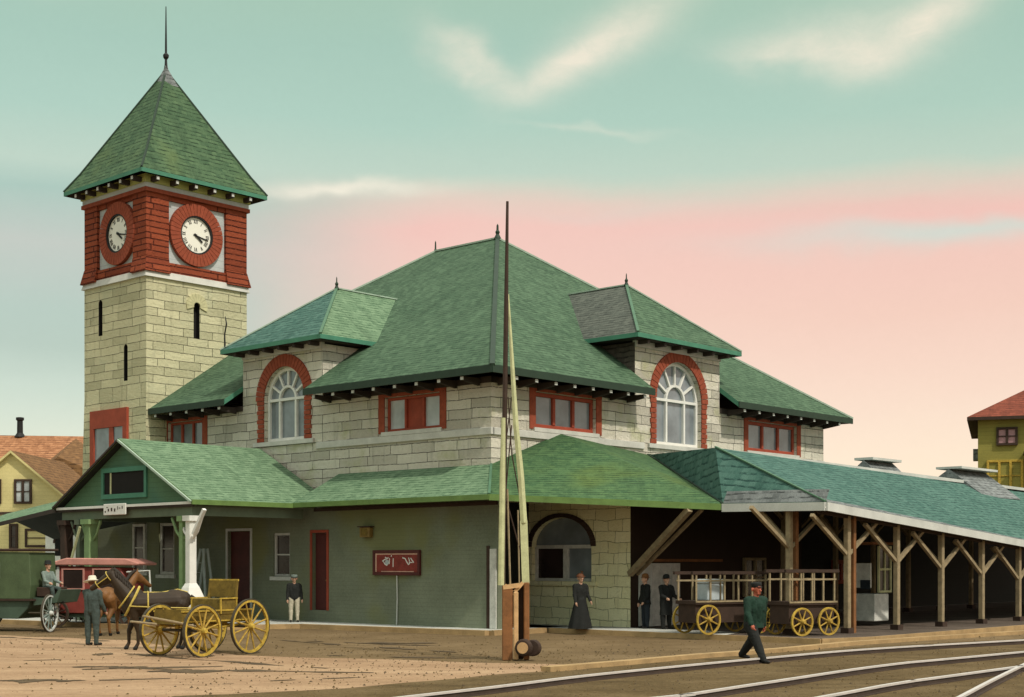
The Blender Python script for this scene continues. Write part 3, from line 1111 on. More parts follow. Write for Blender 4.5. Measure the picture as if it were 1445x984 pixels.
# ---- main roof
C0, C1, C2, C3 = B(-.9, -.9, ZE), B(-.9, LB+.9, ZE), B(LA, LB+.9, ZE), B(LA, -.9, ZE)
R0, R1 = B(9.47, 10.45, 15.9), B(13.2, 10.45, 15.9)
kL = (15.9-ZE)/11.35
kR = (15.9-ZE)/10.37
zL0, zR0 = ZE+.9*kL, ZE+.9*kR
rf = MB()
rf.slab([[C3, B(DL1, -.9, ZE), B(DL1, 0.6, zL0+.6*kL), B(DL0, 0.6, zL0+.6*kL), B(DL0, -.9, ZE), C0, R0, R1],
         [C0, B(-.9, DR0, ZE), B(0.6, DR0, zR0+.6*kR), B(0.6, DR1, zR0+.6*kR), B(-.9, DR1, ZE), C1, R0],
         [C1, C2, R1, R0], [C2, C3, R1]], 0.20)
roof = rf.build('roof', ['sh_main', 'eave_green', 'eave_dark'], station)
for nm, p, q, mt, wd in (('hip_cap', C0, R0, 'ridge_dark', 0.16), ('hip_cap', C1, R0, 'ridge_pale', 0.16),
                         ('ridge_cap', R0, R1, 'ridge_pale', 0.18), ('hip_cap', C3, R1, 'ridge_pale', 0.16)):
    MB().bar(p+Vector((0, 0, 0.02)), q+Vector((0, 0, 0.02)), wd, 0.07).build(nm, mt, roof)
MB().lathe(R0, [(0.16, 0), (0.07, 0.18), (0.10, 0.28), (0.05, 0.36), (0.045, 0.55), (0.01, 0.62)]).build('finial', 'ridge_dark', roof)
MB().lathe(R1, [(0.09, 0), (0.04, 0.12), (0.03, 0.4), (0.005, 0.48)]).build('finial', 'ridge_dark', roof)
# fascia boards with a gutter lip
for p, q in ((C0, B(DL0, -.9, ZE)), (B(DL1, -.9, ZE), B(18.2, -.9, ZE)), (C0, B(-.9, DR0, ZE)), (B(-.9, DR1, ZE), C1)):
    d = Vector((0, 0, -0.10))
    MB().bar(p+d, q+d, 0.05, 0.24).build('fascia', 'ridge_dark', station)
brackets(station, PL, 0.5, DL0-0.5, 8, 0.05, 0.82, ZE-0.42, ZE-0.22)
brackets(station, PL, DL1+0.4, 17.8, 5, 0.05, 0.82, ZE-0.42, ZE-0.22)
brackets(station, PR, 0.3, DR0-0.5, 8, 0.05, 0.82, ZE-0.42, ZE-0.22)
brackets(station, PR, DR1+0.5, LB-0.1, 8, 0.05, 0.82, ZE-0.42, ZE-0.22)

# ---- windows of the upper storey
rect_window(station, PL, winL1, n=3, sur='brick_arch', surw=0.30, pane_mats=['glass_pale', 'red_paint', 'glass_pale'], rail=False,
            label='window with a red centre panel between two pale panes')
rect_window(station, PL, winL2, n=3, sur='brick_arch', surw=0.32, rail=False)
rect_window(station, PR, winR1, n=3, sur='brick_arch', surw=0.30, rail=False, fw=0.14)
rect_window(station, PR, winR2, n=3, sur='brick_arch', surw=0.30, rail=False, fw=0.14)


# ---- wall dormers
def dormer(fn, c, lo, hi, op, zt, rx, back_k, ridge_in, cheek_mat, side_mats, label):
    mb = MB()
    wall_panel(mb, fn, lo, hi, 4.2, zt, [op], 0.32)
    for e in ((hi,) if cheek_mat else (lo, hi)):
        mb.poly([fn(e, 0, ZE-0.5), fn(e, -4, ZE-0.5), fn(e, -4, zt), fn(e, 0, zt)])
    d = mb.build('dormer', 'stone', station, recalc=False)
    d['label'] = label
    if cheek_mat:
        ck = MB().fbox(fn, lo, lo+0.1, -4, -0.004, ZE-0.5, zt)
        ck.build('cheek', cheek_mat, d)['label'] = 'cheek coloured dark brown to carry its shade'
    oh = 0.62
    zE = zt+0.22
    h = (hi-lo)/2+oh
    c = (lo+hi)/2
    A, Bq = fn(c-h, oh, zE), fn(c+h, oh, zE)
    zr = rx
    bl = -(zE-ZE)/back_k-0.9+1.6
    bk = (zE-ZE)/back_k-0.9+0.8
    br = (zr-ZE)/back_k-0.9+0.8
    E, F = fn(c-h, -bk, zE), fn(c+h, -bk, zE)
    P = fn(c, -ridge_in, zr)
    Q = fn(c, -br, zr)
    r = MB().slab([[A, Bq, P]], 0.16)
    r.build('dormer_roof', [side_mats[1], 'eave_green', 'eave_dark'], d)
    s1 = MB().slab([[E, A, P, Q]], 0.16)
    s1.build('dormer_roof', [side_mats[0], 'eave_green', 'eave_dark'], d)
    s2 = MB().slab([[Bq, F, Q, P]], 0.16)
    s2.build('dormer_roof', [side_mats[2], 'eave_green', 'eave_dark'], d)
    up = Vector((0, 0, 0.03))
    for p, q in ((A, P), (Bq, P), (P, Q)):
        MB().bar(p+up, q+up, 0.10, 0.05).build('hip_cap', 'ridge_pale' if p is not A else 'ridge', d)
    MB().lathe(P, [(0.10, 0), (0.05, 0.12), (0.07, 0.2), (0.025, 0.28), (0.02, 0.42), (0.004, 0.48)]).build('finial', 'ridge_dark', d)
    f = MB().fbox(fn, lo+0.003, hi-0.003, -0.1, 0.07, zt-0.16, zt+0.06)
    f.build('cornice', 'trim_stone', d)
    n = 6
    for k in range(n):
        u = lo+0.15+(hi-lo-0.3)*k/(n-1)
        MB().fbox(fn, u-0.07, u+0.07, 0.08, oh-0.1, zt-0.08, zt+0.055).build('eave_bracket', 'eave_dark', d)
    soff = MB().fbox(fn, lo-0.45, hi+0.45, -bk+0.4, oh-0.1, zt+0.062, zt+0.10)
    soff.build('soffit', 'eave_dark', d)
    return d


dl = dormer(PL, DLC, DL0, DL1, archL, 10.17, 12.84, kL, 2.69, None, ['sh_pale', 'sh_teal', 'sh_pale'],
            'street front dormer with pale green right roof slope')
dr = dormer(PR, DRC, DR0, DR1, archR, 10.22, 12.98, kR, 2.49, 'shade_shingle_wall', ['sh_shade', 'sh_main', 'sh_main'],
            'track front dormer with left roof slope coloured dark for shade')
arch_window(station, PL, DLC, 1.2, 6.77, 8.34, 0.46)
arch_window(station, PR, DRC, 1.45, 6.60, 8.30, 0.40)
MB().tube([fn_ for fn_ in (PL(13.6, 0.5, 10.5), PL(13.62, 0.5, 11.0), PL(13.5, 0.5, 11.4), PL(13.58, 0.5, 11.7))],
          [0.04, 0.03, 0.03, 0.015], 6).build('lightning_rod', 'black', station)

# ---- lower storey, street side
BW = 1.1
PW = shifted(PL, BW)
door1 = (11.2, 12.6, 0.2, 3.40, 0)
winA = (8.9, 9.85, 1.72, 3.30, 0)
door2 = (6.85, 7.65, 0.55, 3.27, 0)
winB = (16.1, 17.15, 1.75, 3.80, 0)
winC = (18.0, 18.9, 1.85, 3.80, 0)
lw = MB()
wall_panel(lw, PW, -1.33, 23.4, 0.15, 4.45, [door1, winA, door2, winB, winC], 0.2)
lw.poly([B(-1.33, -BW, .15), B(-1.33, -0.75, .15), B(-1.33, -0.75, 4.45), B(-1.33, -BW, 4.45)])
lw.poly([B(-1.33, -0.75, .15), B(0.7, -0.75, .15), B(0.7, -0.75, 4.45), B(-1.33, -0.75, 4.45)])
lower = lw.build('lower_wall', 'green_wall', station, recalc=False)


def door(op, fn, mat, frame, label):
    a, b, c, d, _ = op
    f = MB()
    f.fbox(fn, a-0.10, a, -0.15, 0.03, c, d+0.10)
    f.fbox(fn, b, b+0.10, -0.15, 0.03, c, d+0.10)
    f.fbox(fn, a+0.002, b-0.002, -0.15, 0.028, d+0.003, d+0.10)
    o = f.build('door', frame, station)
    o['label'] = label
    leaf = MB().fbox(fn, a+0.02, b-0.02, -0.19, -0.14, c, d-0.01)
    leaf.build('door_leaf', mat, o)
    for zz0, zz1 in ((c+0.25, c+(d-c)*0.42), (c+(d-c)*0.5, d-0.25)):
        MB().fbox(fn, a+0.18, b-0.18, -0.14, -0.125, zz0, zz1).build('door_panel', 'maroon', o)
    MB().ball(fn(a+0.14, -0.11, c+1.05), 0.045).build('handle', 'brass', o)


door(door1, PW, 'maroon', 'pale_grey', 'wide maroon door with pale frame')
door(door2, PW, 'maroon', 'red_paint', 'narrow maroon door with red frame')
rect_window(station, PW, winA, frame='pale_grey', pane='glass_dark', depth=0.17, fw=0.09, sill=True, n=1)
rect_window(station, PW, winB, frame='white_worn', pane='glass_dark', depth=0.17, fw=0.12, n=1)
rect_window(station, PW, winC, frame='white_worn', pane='glass_dark', depth=0.015, fw=0.12, n=1)
MB().fbox(PW, -1.28, -1.02, 0.004, 0.05, 0.16, 2.65).build('corner_board', 'white_worn', station)
MB().fbox(PW, -0.98, -0.86, 0.004, 0.03, 0.16, 2.75).build('door_jamb', 'timber_dark', station)

# recess and bay on the track side
rc = MB()
rc.poly([B(0.7, -0.75, .15), B(0.7, 2.6, .15), B(0.7, 2.6, 5.0), B(0.7, -0.75, 5.0)])
rc.build('recess_wall', 'shade_wall', station, recalc=False)
BAYB = 2.6


def PB(u, o, z):            # face of the bay, same heading as the street front; u = a
    return B(u, BAYB-o, z)


bayop = (-2.05, 0.55, 1.60, 3.72, 0.97)
bw_ = MB()
wall_panel(bw_, PB, -3.66, 0.70, 0.15, 4.6, [bayop], 0.3)
bw_.poly([B(-3.66, BAYB, .15), B(-3.66, 13, .15), B(-3.66, 13, 4.3), B(-3.66, BAYB, 4.6)], 1)
bw_.poly([B(-3.66, 13, .15), B(0, 13, .15), B(0, 13, 4.3), B(-3.66, 13, 4.3)], 1)
bay = bw_.build('bay', ['stone_bay', 'shade_brown_wall'], station, recalc=False)
# bay window
f = MB()
cu, hw, zs = -0.75, 1.30, 2.75
f.fbox(PB, cu-hw+.004, cu-hw+0.1, -0.27, -0.15, 1.604, zs)
f.fbox(PB, cu+hw-0.1, cu+hw-.004, -0.27, -0.15, 1.604, zs)
f.fbox(PB, cu-hw+0.1, cu+hw-0.1, -0.27, -0.15, 1.604, 1.70)
f.fbox(PB, cu-hw+0.1, cu+hw-0.1, -0.27, -0.13, zs-0.06, zs+0.06)
f.fbox(PB, cu-0.17, cu+0.02, -0.27, -0.13, 1.70, zs-0.06)
bwn = f.build('bay_window', 'white_worn', bay)
MB().fbox(PB, cu+0.02, cu+hw-0.1, -0.25, -0.23, 1.70, zs-0.06).build('pane', 'glass_dark', bwn)
MB().fbox(PB, cu-hw+0.1, cu-0.17, -0.25, -0.23, 1.70, zs-0.06).build('pane', 'glass', bwn)
n = 16
pts = [PB(cu+hw*math.cos(PI*k/n), -0.22, zs+0.06+0.9*math.sin(PI*k/n)) for k in range(n+1)]
bk = [p+BX*0.03 for p in pts]
N = n+1
MB().add(pts+bk, [list(range(N)), list(range(2*N-1, N-1, -1))]+[[i, (i+1) % N, N+(i+1) % N, N+i] for i in range(N)]
         ).build('arch_pane', 'glass', bwn)
MB().ring(PB, cu, zs, hw+0.004, hw+0.2, -0.1, 0.05, 0, PI, 18, gap=0.06, ky=0.97/1.30).build('arch_surround', 'timber_dark', bwn)
MB().fbox(PB, cu-hw-0.25, cu+hw+0.2, -0.2, 0.12, 1.46, 1.597).build('sill', 'stone_bay', bwn)


def PBF(u, o, z):           # front of the bay facing the tracks; u = b
    return B(-3.66-o, u, z)


fd = MB().fbox(PBF, 3.0, 5.2, 0.01, 0.07, 0.16, 2.2)
fdo = fd.build('daylight_panel', 'white_worn', bay)  # white panel put in for open daylight behind the men
for k in range(4):
    MB().fbox(PBF, 3.05+k*0.55, 3.07+k*0.55, 0.071, 0.085, 0.2, 2.15).build('panel_batten', 'pale_grey', fdo)
MB().fbox(PBF, 2.9, 7.6, 0.08, 0.14, 2.25, 2.34).build('panel_bar', 'timber_brown', bay)
for b0, z0, z1, mt in ((9.0, 1.0, 2.4, 'timber_dark'),):
    rect_window(station, PBF, (b0, b0+1.4, z0, z1, 0), frame='timber', pane='glass_dark', depth=-0.01, fw=0.1, n=2, sill=False)

# rear lower wall along the platform
MB().poly([B(-0.05, 13, 0.15), B(-0.05, 46, 0.15), B(-0.05, 46, 4.6), B(-0.05, 13, 4.6)]).build('platform_wall', 'shade_wall', station, recalc=False)

# ---- skirt roof round the lower storey, street side
sk = MB()
EL, ET = 4.30, 5.40
sk.slab([[B(7.5, -2.1, EL), B(-1.9, -2.1, EL), B(0, -0.004, ET), B(7.5, -0.004, ET)]], 0.14)
skirt = sk.build('skirt_roof', ['sh_pale', 'eave_lime', 'under'], station)
MB().slab([[B(19.5, -2.1, EL), B(16.1, -2.1, EL), B(16.1, -0.004, ET), B(19.5, -0.004, ET)]], 0.14).build(
    'skirt_roof', ['sh_main', 'eave_lime', 'under'], station)
MB().bar(B(-1.9, -2.12, EL-0.09), B(7.5, -2.12, EL-0.09), 0.06, 0.16).build('eave_board', 'eave_lime', station)
MB().fbox(PW, -1.33, 7.5, 0.004, 0.06, 4.02, 4.14).build('wall_batten', 'timber_dark', station)

# ---- corner roof running out to the canopy
E0, E1 = B(-1.9, -2.1, EL), B(-7.56, 2.04, 3.97)
T0, PK, T3 = B(-0.004, 0, ET), B(-0.004, 3.41, 6.62), B(-0.004, 8.41, 6.17)
MB().slab([[E0, PK, T0], [E0, E1, PK], [E1, T3, PK]], 0.14).build('corner_roof', ['sh_skirt', 'eave_lime', 'under'], station)
MB().bar(E0+Vector((0, 0, -.1)), E1+Vector((0, 0, -.1)), 0.07, 0.18).build('eave_board', 'eave_lime', station)
MB().bar(E0+Vector((0, 0, .015)), T0+Vector((0, 0, .015)), 0.08, 0.04).build('hip_cap', 'ridge', station)
MB().bar(E1+Vector((0, 0, .02)), T3+Vector((0, 0, .02)), 0.12, 0.05).build('valley_flashing', 'ridge_dark', station)
# raking brace from the bay to the eave
p0 = B(-3.75, 2.45, 1.85)
p1 = E0.lerp(E1, 0.86)+Vector((0, 0, -0.2))
MB().bar(p0, p1, 0.17, 0.17).build('eave_brace', 'timber', station)
MB().bar(p0+Vector((0.25, 0.1, 0)), p1+Vector((0.4, 0.2, 0)), 0.09, 0.09).build('eave_brace', 'timber', station)

# ---- entrance porch
PA0, PA1, PBE, PZ, PRZ = 7.47, 16.1, 6.3, 4.28, 6.53
PC = (PA0+PA1)/2
pr = MB()
pr.slab([[B(PA0, -PBE, PZ), B(PA0, -2.05, PZ), B(PA0, -2.05, PZ+0.003), B(PA0+0.001, -0.004, PZ+0.004), B(PC, -0.004, PRZ), B(PC, -PBE, PRZ)]], 0.12)
pr = MB()
pr.slab([[B(PA0, -PBE, PZ), B(PA0, -0.2, PZ), B(PC, -0.2, PRZ), B(PC, -PBE, PRZ)],
         [B(PC, -PBE, PRZ), B(PC, -0.2, PRZ), B(PA1, -0.2, PZ), B(PA1, -PBE, PZ)]], 0.13)
porch = pr.build('porch_roof', ['sh_pale', 'eave_lime', 'under'], station)
MB().bar(B(PA0-0.02, -PBE, PZ-0.08), B(PA0-0.02, -2.1, PZ-0.08), 0.06, 0.16).build('eave_board', 'eave_lime', porch)


def PG(u, o, z):
    return B(u, -(PBE-0.25)-o, z)


gz = PZ-0.05
gm = MB()
tri = [(PA0+0.25, gz), (PA1-0.25, gz), (PC, PRZ-0.16)]
gm.add([PG(u, 0, z) for u, z in tri]+[PG(u, -0.12, z) for u, z in tri],
       [(0, 1, 2), (5, 4, 3), (0, 3, 4, 1), (1, 4, 5, 2), (2, 5, 3, 0)])
gable = gm.build('porch_gable', 'porch_green', station)
# bargeboards
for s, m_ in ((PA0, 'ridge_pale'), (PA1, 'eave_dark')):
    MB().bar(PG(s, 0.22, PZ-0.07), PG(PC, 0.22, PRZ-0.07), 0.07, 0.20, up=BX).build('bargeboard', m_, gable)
# gable window
gw = MB()
ga, gb, gc0, gc1 = PC-1.25, PC+1.25, 4.62, 5.38
gw.fbox(PG, ga-0.02, gb+0.02, 0.004, 0.07, gc1, gc1+0.16)
gw.fbox(PG, ga-0.02, gb+0.02, 0.004, 0.07, gc0-0.16, gc0)
gw.fbox(PG, ga-0.16, ga-0.02, 0.004, 0.07, gc0-0.16, gc1+0.16)
gw.fbox(PG, gb+0.02, gb+0.16, 0.004, 0.07, gc0-0.16, gc1+0.16)
gwo = gw.build('gable_window', 'eave_green', gable)
MB().fbox(PG, ga-0.018, gb+0.018, 0.004, 0.02, gc0+0.002, gc1-0.002).build('pane', 'void', gwo)
MB().fbox(PG, gb-0.45, gb-0.38, 0.021, 0.05, gc0+0.01, gc1-0.01).build('glazing_bar', 'timber_pale', gwo)
# beams
bm_ = MB()
bm_.fbox(PG, PA0+0.25, PA1-0.25, -0.13, 0.05, gz-0.46, gz-0.10)
bm_.fbox(PG, PA0+0.25, PA0+0.43, -4.6, -0.135, gz-0.46, gz-0.14)
bm_.fbox(PG, PA1-0.43, PA1-0.25, -4.6, -0.135, gz-0.46, gz-0.14)
bm_.build('porch_beam', 'porch_beam', station)
MB().fbox(PG, PA0+0.1, PA1-0.1, 0.055, 0.2, gz-0.09, gz-0.003).build('gable_moulding', 'white', gable)
MB().fbox(PG, PA0+0.1, PA1-0.1, 0.055, 0.14, gz-0.17, gz-0.095).build('gable_moulding', 'eave_dark', gable)
# posts
zt = gz-0.46


def porch_post(a, o, mat, wd, white=False):
    mb = MB().fbox(PG, a-wd/2, a+wd/2, o-wd/2, o+wd/2, 0.15, zt)
    p = mb.build('porch_post', mat, station, bevel=0.02)
    MB().fbox(PG, a-wd*0.75, a+wd*0.75, o-wd*0.75, o+wd*0.75, zt-0.18, zt-0.003).build('capital', mat, p)
    for s in (-1, 1):
        q0, q1 = PG(a+s*wd*0.4, o, zt-0.75), PG(a+s*0.62, o, zt-0.06)
        MB().tube([q0, q0.lerp(q1, 0.5)+Vector((0, 0, -0.12)), q1], [0.05, 0.05, 0.05], 6).build('post_bracket', mat, p)
    return p


wp = porch_post(PA0+0.42, -0.02, 'white', 0.27)
wp['label'] = 'white porch post on a swelling base'
MB().lathe(PG(PA0+0.42, -0.02, 0.15), [(0.38, 0), (0.40, 0.5), (0.45, 0.75), (0.43, 0.95), (0.29, 1.25), (0.15, 1.45)], 4).build('post_base', 'white', wp)
porch_post(PA0+0.92, -0.05, 'porch_post', 0.2)
porch_post(PA1-0.45, -0.02, 'timber_dark', 0.34)
porch_post(PA1-2.1, -0.02, 'porch_post', 0.36)
porch_post(PA1-1.4, -0.02, 'porch_beam', 0.22)
MB().bar(PG(PA0+0.1, 0.1, 3.15), PG(PA0-0.5, 0.1, 3.95), 0.12, 0.1).build('eave_scroll', 'white', station)
MB().bar(PG(PA1-1.9, 0.3, 3.5), PG(PA1-1.2, 0.3, 2.1), 0.07, 0.07).build('porch_stay', 'timber_pale', station)
# lean-to roof beyond the porch
MB().slab([[B(16.05, -6.25, 4.22), B(16.05, -3.4, 5.2), B(25, -3.4, 4.3), B(25, -6.25, 3.30)],
           [B(16.05, -3.4, 5.2), B(16.05, -1.2, 4.3), B(25, -1.2, 3.4), B(25, -3.4, 4.3)]], 0.16).build(
    'lean_to_roof', ['sh_pale', 'eave_dark', 'under'], station)
MB().box(B(22.3, -5.9, 1.75), (0.16, 0.16, 3.2), rz=0.75).build('lean_to_post', 'timber_dark', station)

# ================================================================== CLOCK TOWER
TA, TB, WA, WB = 18.2, -1.0, 4.66, 5.0
tower = thing('clock_tower', 'tall yellow stone clock tower with red brick clock stage and pyramid green roof', 'clock tower', B(TA, TB, 0))
ZS, ZBR = 13.94, 17.25


def TL(u, o, z):
    return B(TA+u, TB-o, z)


def TR(u, o, z):
    return B(TA-o, TB+u, z)


slL1 = (3.25, 3.55, 11.75, 13.25, 0.15)
slL2 = (1.35, 1.63, 9.70, 11.2, 0.14)
slR = (2.28, 2.58, 11.55, 13.05, 0.15)
ts = MB()
zb = 9.2
wall_panel(ts, TL, 0, WA, zb, ZS, [slL1, slL2], 0.25, 0, 1)
wall_panel(ts, TR, 0, WB, zb, ZS, [slR], 0.25, 0, 1)
ts.poly([B(TA+WA, TB, zb), B(TA+WA, TB+WB, zb), B(TA+WA, TB+WB, ZS), B(TA+WA, TB, ZS)])
ts.poly([B(TA, TB+WB, zb), B(TA+WA, TB+WB, zb), B(TA+WA, TB+WB, ZS), B(TA, TB+WB, ZS)])
fl = 0.34
lo_ = [B(TA-0.02, TB-0.08, 0), B(TA+WA+fl, TB-0.08, 0), B(TA+WA+fl, TB+WB+fl, 0), B(TA-0.02, TB+WB+fl, 0)]
hi_ = [B(TA, TB, zb), B(TA+WA, TB, zb), B(TA+WA, TB+WB, zb), B(TA, TB+WB, zb)]
for i in range(4):
    j = (i+1) % 4
    ts.poly([lo_[i], lo_[j], hi_[j], hi_[i]])
tsh = ts.build('shaft', ['stone_tower', 'void'], tower, recalc=False)
for fn, op in ((TL, slL1), (TL, slL2), (TR, slR)):
    MB().fbox(fn, op[0]-0.05, op[1]+0.05, -0.30, -0.24, op[2]-0.05, op[3]+0.05).build('slit_pane', 'void', tsh)
vs = MB()
vs.ring(TR, 2.43, 12.90, 0.16, 0.52, -0.05, 0.05, -0.35, PI+0.35, 11, gap=0.08)
vs.build('slit_arch', 'yellow_stone', tsh)
# sloping water table on top of the stone
wt = MB().hexa([TL(-0.10, 0.10, ZS-0.12), TL(WA+.10, 0.10, ZS-0.12), TL(WA+.10, -WB-.10, ZS-0.12), TL(-.10, -WB-.10, ZS-0.12),
                TL(-0.02, 0.02, ZS+0.16), TL(WA+.02, 0.02, ZS+0.16), TL(WA+.02, -WB-.02, ZS+0.16), TL(-.02, -WB-.02, ZS+0.16)])
wt.build('water_table', 'trim_stone', tower)
# red window at the foot of the tower
tw = MB()
wa, wb, w0, w1 = 1.55, 3.75, 5.6, 7.85
tw.fbox(TL, wa-0.3, wb+0.3, -0.05, 0.12, w1, w1+0.75)
tw.fbox(TL, wa-0.3, wa, -0.05, 0.12, w0, w1-0.003)
tw.fbox(TL, wb, wb+0.3, -0.05, 0.12, w0, w1-0.003)
tw.fbox(TL, wa+0.75, wa+1.05, -0.05, 0.10, w0, w1-0.003)
two = tw.build('window', 'red_paint', tower)
MB().fbox(TL, wa, wa+0.75, 0.02, 0.05, w0, w1-0.003).build('pane', 'glass', two)
MB().fbox(TL, wa+1.05, wb, 0.02, 0.05, w0, w1-0.003).build('pane', 'glass', two)
# brick clock stage
zb0, zb1 = ZS+0.16, ZBR
cs = MB()
PWD = 1.08
pw2 = 0.98
for (a0, a1) in ((0, pw2), (WA-pw2, WA)):
    for (b0, b1) in ((0, PWD), (WB-PWD, WB)):
        cs.hexa([B(TA+a, TB+b, z) for z in (zb0, zb1) for a, b in ((a0, b0), (a1, b0), (a1, b1), (a0, b1))])
# spreading foot of the brick corners
for (a, b) in ((0, 0), (WA, 0), (0, WB), (WA, WB)):
    sa, sb = (1 if a else -1), (1 if b else -1)
    q = []
    for z, e in ((zb0-0.06, 0.14), (zb0+0.55, 0.012)):
        ia, ib = a-sa*pw2, b-sb*PWD
        oa, ob = a+sa*e, b+sb*e
        q += [B(TA+ia, TB+ib, z), B(TA+oa, TB+ib, z), B(TA+oa, TB+ob, z), B(TA+ia, TB+ob, z)]
    cs.hexa(q)
for fn, W, p in ((TL, WA, pw2), (TR, WB, PWD)):
    cs.fbox(fn, p+0.003, W-p-0.003, -0.5, -0.02, zb0, zb0+0.42)
    cs.fbox(fn, p+0.003, W-p-0.003, -0.5, -0.06, zb1-0.18, zb1)
stage = cs.build('clock_stage', 'brick', tower)
MB().fbox(TL, 0.3, WA-0.3, -WB+0.3, -0.55, zb0, zb1).build('stage_core', 'void', stage)
for fn, W, p in ((TL, WA, pw2), (TR, WB, PWD)):
    MB().fbox(fn, p+0.003, W-p-0.003, -0.5, -0.14, zb0+0.423, zb1-0.183).build('clock_panel', 'panel', stage)

NUM = {1: 'I', 2: 'II', 3: 'III', 4: 'IIII', 5: 'V', 6: 'VI', 7: 'VII', 8: 'VIII', 9: 'IX', 10: 'X', 11: 'XI', 12: 'XII'}


def clock(fn, cu, cz, hour, minute):
    """dial, brick ring, roman numerals and hands; clockwise as seen from outside"""
    sgn = -1 if fn is TL else 1       # u runs to the left on the street face
    nrm = fn(0, 1, 0)-fn(0, 0, 0)
    ring = MB().ring(fn, cu, cz, 0.80, 1.30, -0.13, 0.04, 0, 2*PI, 40, gap=0.10).build('clock_ring', 'brick_arch', stage)
    MB().ring(fn, cu, cz, 0.735, 0.80, -0.13, 0.015, 0, 2*PI, 40).build('dial_rim', 'black', ring)
    MB().lathe(fn(cu, -0.12, cz), [(0.735, 0), (0.735, 0.05)], 40, axis=nrm).build('dial', 'dial', ring)

    def pt(r, ang, o):
        return fn(cu+sgn*r*math.sin(ang), o, cz+r*math.cos(ang))

    for h in range(1, 13):
        ang = 2*PI*h/12
        txt = NUM[h]
        wid = {'I': 0.055, 'V': 0.10, 'X': 0.10}
        tot = sum(wid[c] for c in txt)
        off = -tot/2
        mb = MB()
        r0, r1 = 0.50, 0.66

        def q(s, r):
            tx, tz = math.cos(ang), -math.sin(ang)
            return fn(cu+sgn*(r*math.sin(ang)+s*tx), -0.064, cz+r*math.cos(ang)+s*tz)

        for ch in txt:
            cw = wid[ch]
            m_ = off+cw/2
            if ch == 'I':
                mb.bar(q(m_, r0), q(m_, r1), 0.022, 0.012, up=nrm)
            elif ch == 'V':
                mb.bar(q(m_-0.035, r1), q(m_, r0), 0.024, 0.012, up=nrm)
                mb.bar(q(m_+0.035, r1), q(m_, r0), 0.014, 0.0125, up=nrm)
            else:
                mb.bar(q(m_-0.035, r1), q(m_+0.035, r0), 0.024, 0.012, up=nrm)
                mb.bar(q(m_+0.035, r1), q(m_-0.035, r0), 0.014, 0.0125, up=nrm)
            off += cw
        mb.build('numeral', 'black', ring)
    am = 2*PI*minute/60
    ah = 2*PI*((hour % 12)+minute/60)/12
    MB().bar(pt(-0.12, am, -0.045), pt(0.62, am, -0.045), 0.05, 0.015, up=nrm).build('minute_hand', 'black', ring)
    MB().bar(pt(-0.10, ah, -0.03), pt(0.40, ah, -0.03), 0.075, 0.015, up=nrm).build('hour_hand', 'black', ring)
    MB().lathe(fn(cu, -0.06, cz), [(0.06, 0), (0.05, 0.05)], 12, axis=nrm).build('hub', 'black', ring)


clock(TR, 2.43, 15.86, 4, 17)
clock(TL, 2.15, 15.86, 4, 17)
# cornice bands under the tower roof


def band(name, e, z0, z1, mat):
    q = [B(TA+a, TB+b, z) for z in (z0, z1) for a, b in ((-e, -e), (WA+e, -e), (WA+e, WB+e), (-e, WB+e))]
    return MB().hexa(q).build(name, mat, tower)


band('brick_band', 0.10, ZBR+0.002, ZBR+0.16, 'brick_arch')
band('stone_band', 0.06, ZBR+0.162, ZBR+0.36, 'panel')
band('cornice', 0.12, ZBR+0.362, ZBR+0.68, 'yellow_band')
ZTE = 17.98
oh = 0.62
q = [B(TA-oh, TB-oh, ZTE), B(TA+WA+oh, TB-oh, ZTE), B(TA+WA+oh, TB+WB+oh, ZTE), B(TA-oh, TB+WB+oh, ZTE)]
apx = B(TA+WA/2, TB+WB/2, 23.30)
# slightly bell-cast pyramid
q2 = [p.lerp(apx, 0.16)+Vector((0, 0, -0.10)) for p in q]
fcs = []
for i in range(4):
    j = (i+1) % 4
    fcs += [[q[i], q[j], q2[j], q2[i]], [q2[i], q2[j], apx]]
tr = MB().slab(fcs, 0.16).build('tower_roof', ['sh_tower', 'eave_green', 'eave_dark'], tower)
for i in range(4):
    MB().tube([q[i]+Vector((0, 0, 0.02)), q2[i]+Vector((0, 0, 0.02)), apx], 0.05, 5).build('hip_cap', 'ridge_dark', tr)
MB().lathe(apx+Vector((0, 0, -0.72)), [(0.55, 0), (0.50, 0.08), (0.10, 0.75), (0.06, 0.95)], 4).build('roof_cap', 'sh_grey', tr)
MB().lathe(apx, [(0.07, 0.1), (0.05, 0.45), (0.12, 0.55), (0.13, 0.65), (0.05, 0.74), (0.045, 1.2), (0.02, 2.7), (0.008, 2.75)], 8).build('finial', 'black', tr)
sf = MB()
sf.hexa([p+Vector((0, 0, -0.23)) for p in [p_.lerp(apx, 0.03) for p_ in q]]+[p+Vector((0, 0, -0.34)) for p in [p_.lerp(apx, 0.03) for p_ in q]])
for fn, W in ((TL, WA), (TR, WB)):
    for k in range(6):
        u = 0.2+(W-0.4)*k/5
        br = MB().fbox(fn, u-0.08, u+0.08, 0.125, oh-0.1, ZTE-0.36, ZTE-0.17).build('eave_bracket', 'eave_dark', tower)
        MB().fbox(fn, u-0.06, u+0.06, oh-0.098, oh-0.07, ZTE-0.33, ZTE-0.2).build('bracket_end', 'pale_grey', br)

# ================================================================== PLATFORM CANOPY
canopy = thing('platform_canopy', 'long open platform canopy with teal shingle roof on braced timber posts', 'canopy', B(-11, 2.06, 0.15))


def cz(b):                  # eave height drops along the platform
    t = min(max((b-2.06)/13.7, 0), 1.25)
    return 3.92-0.92*t


def crz(b):
    return 5.77-0.023*(min(b, 30)-3.2)


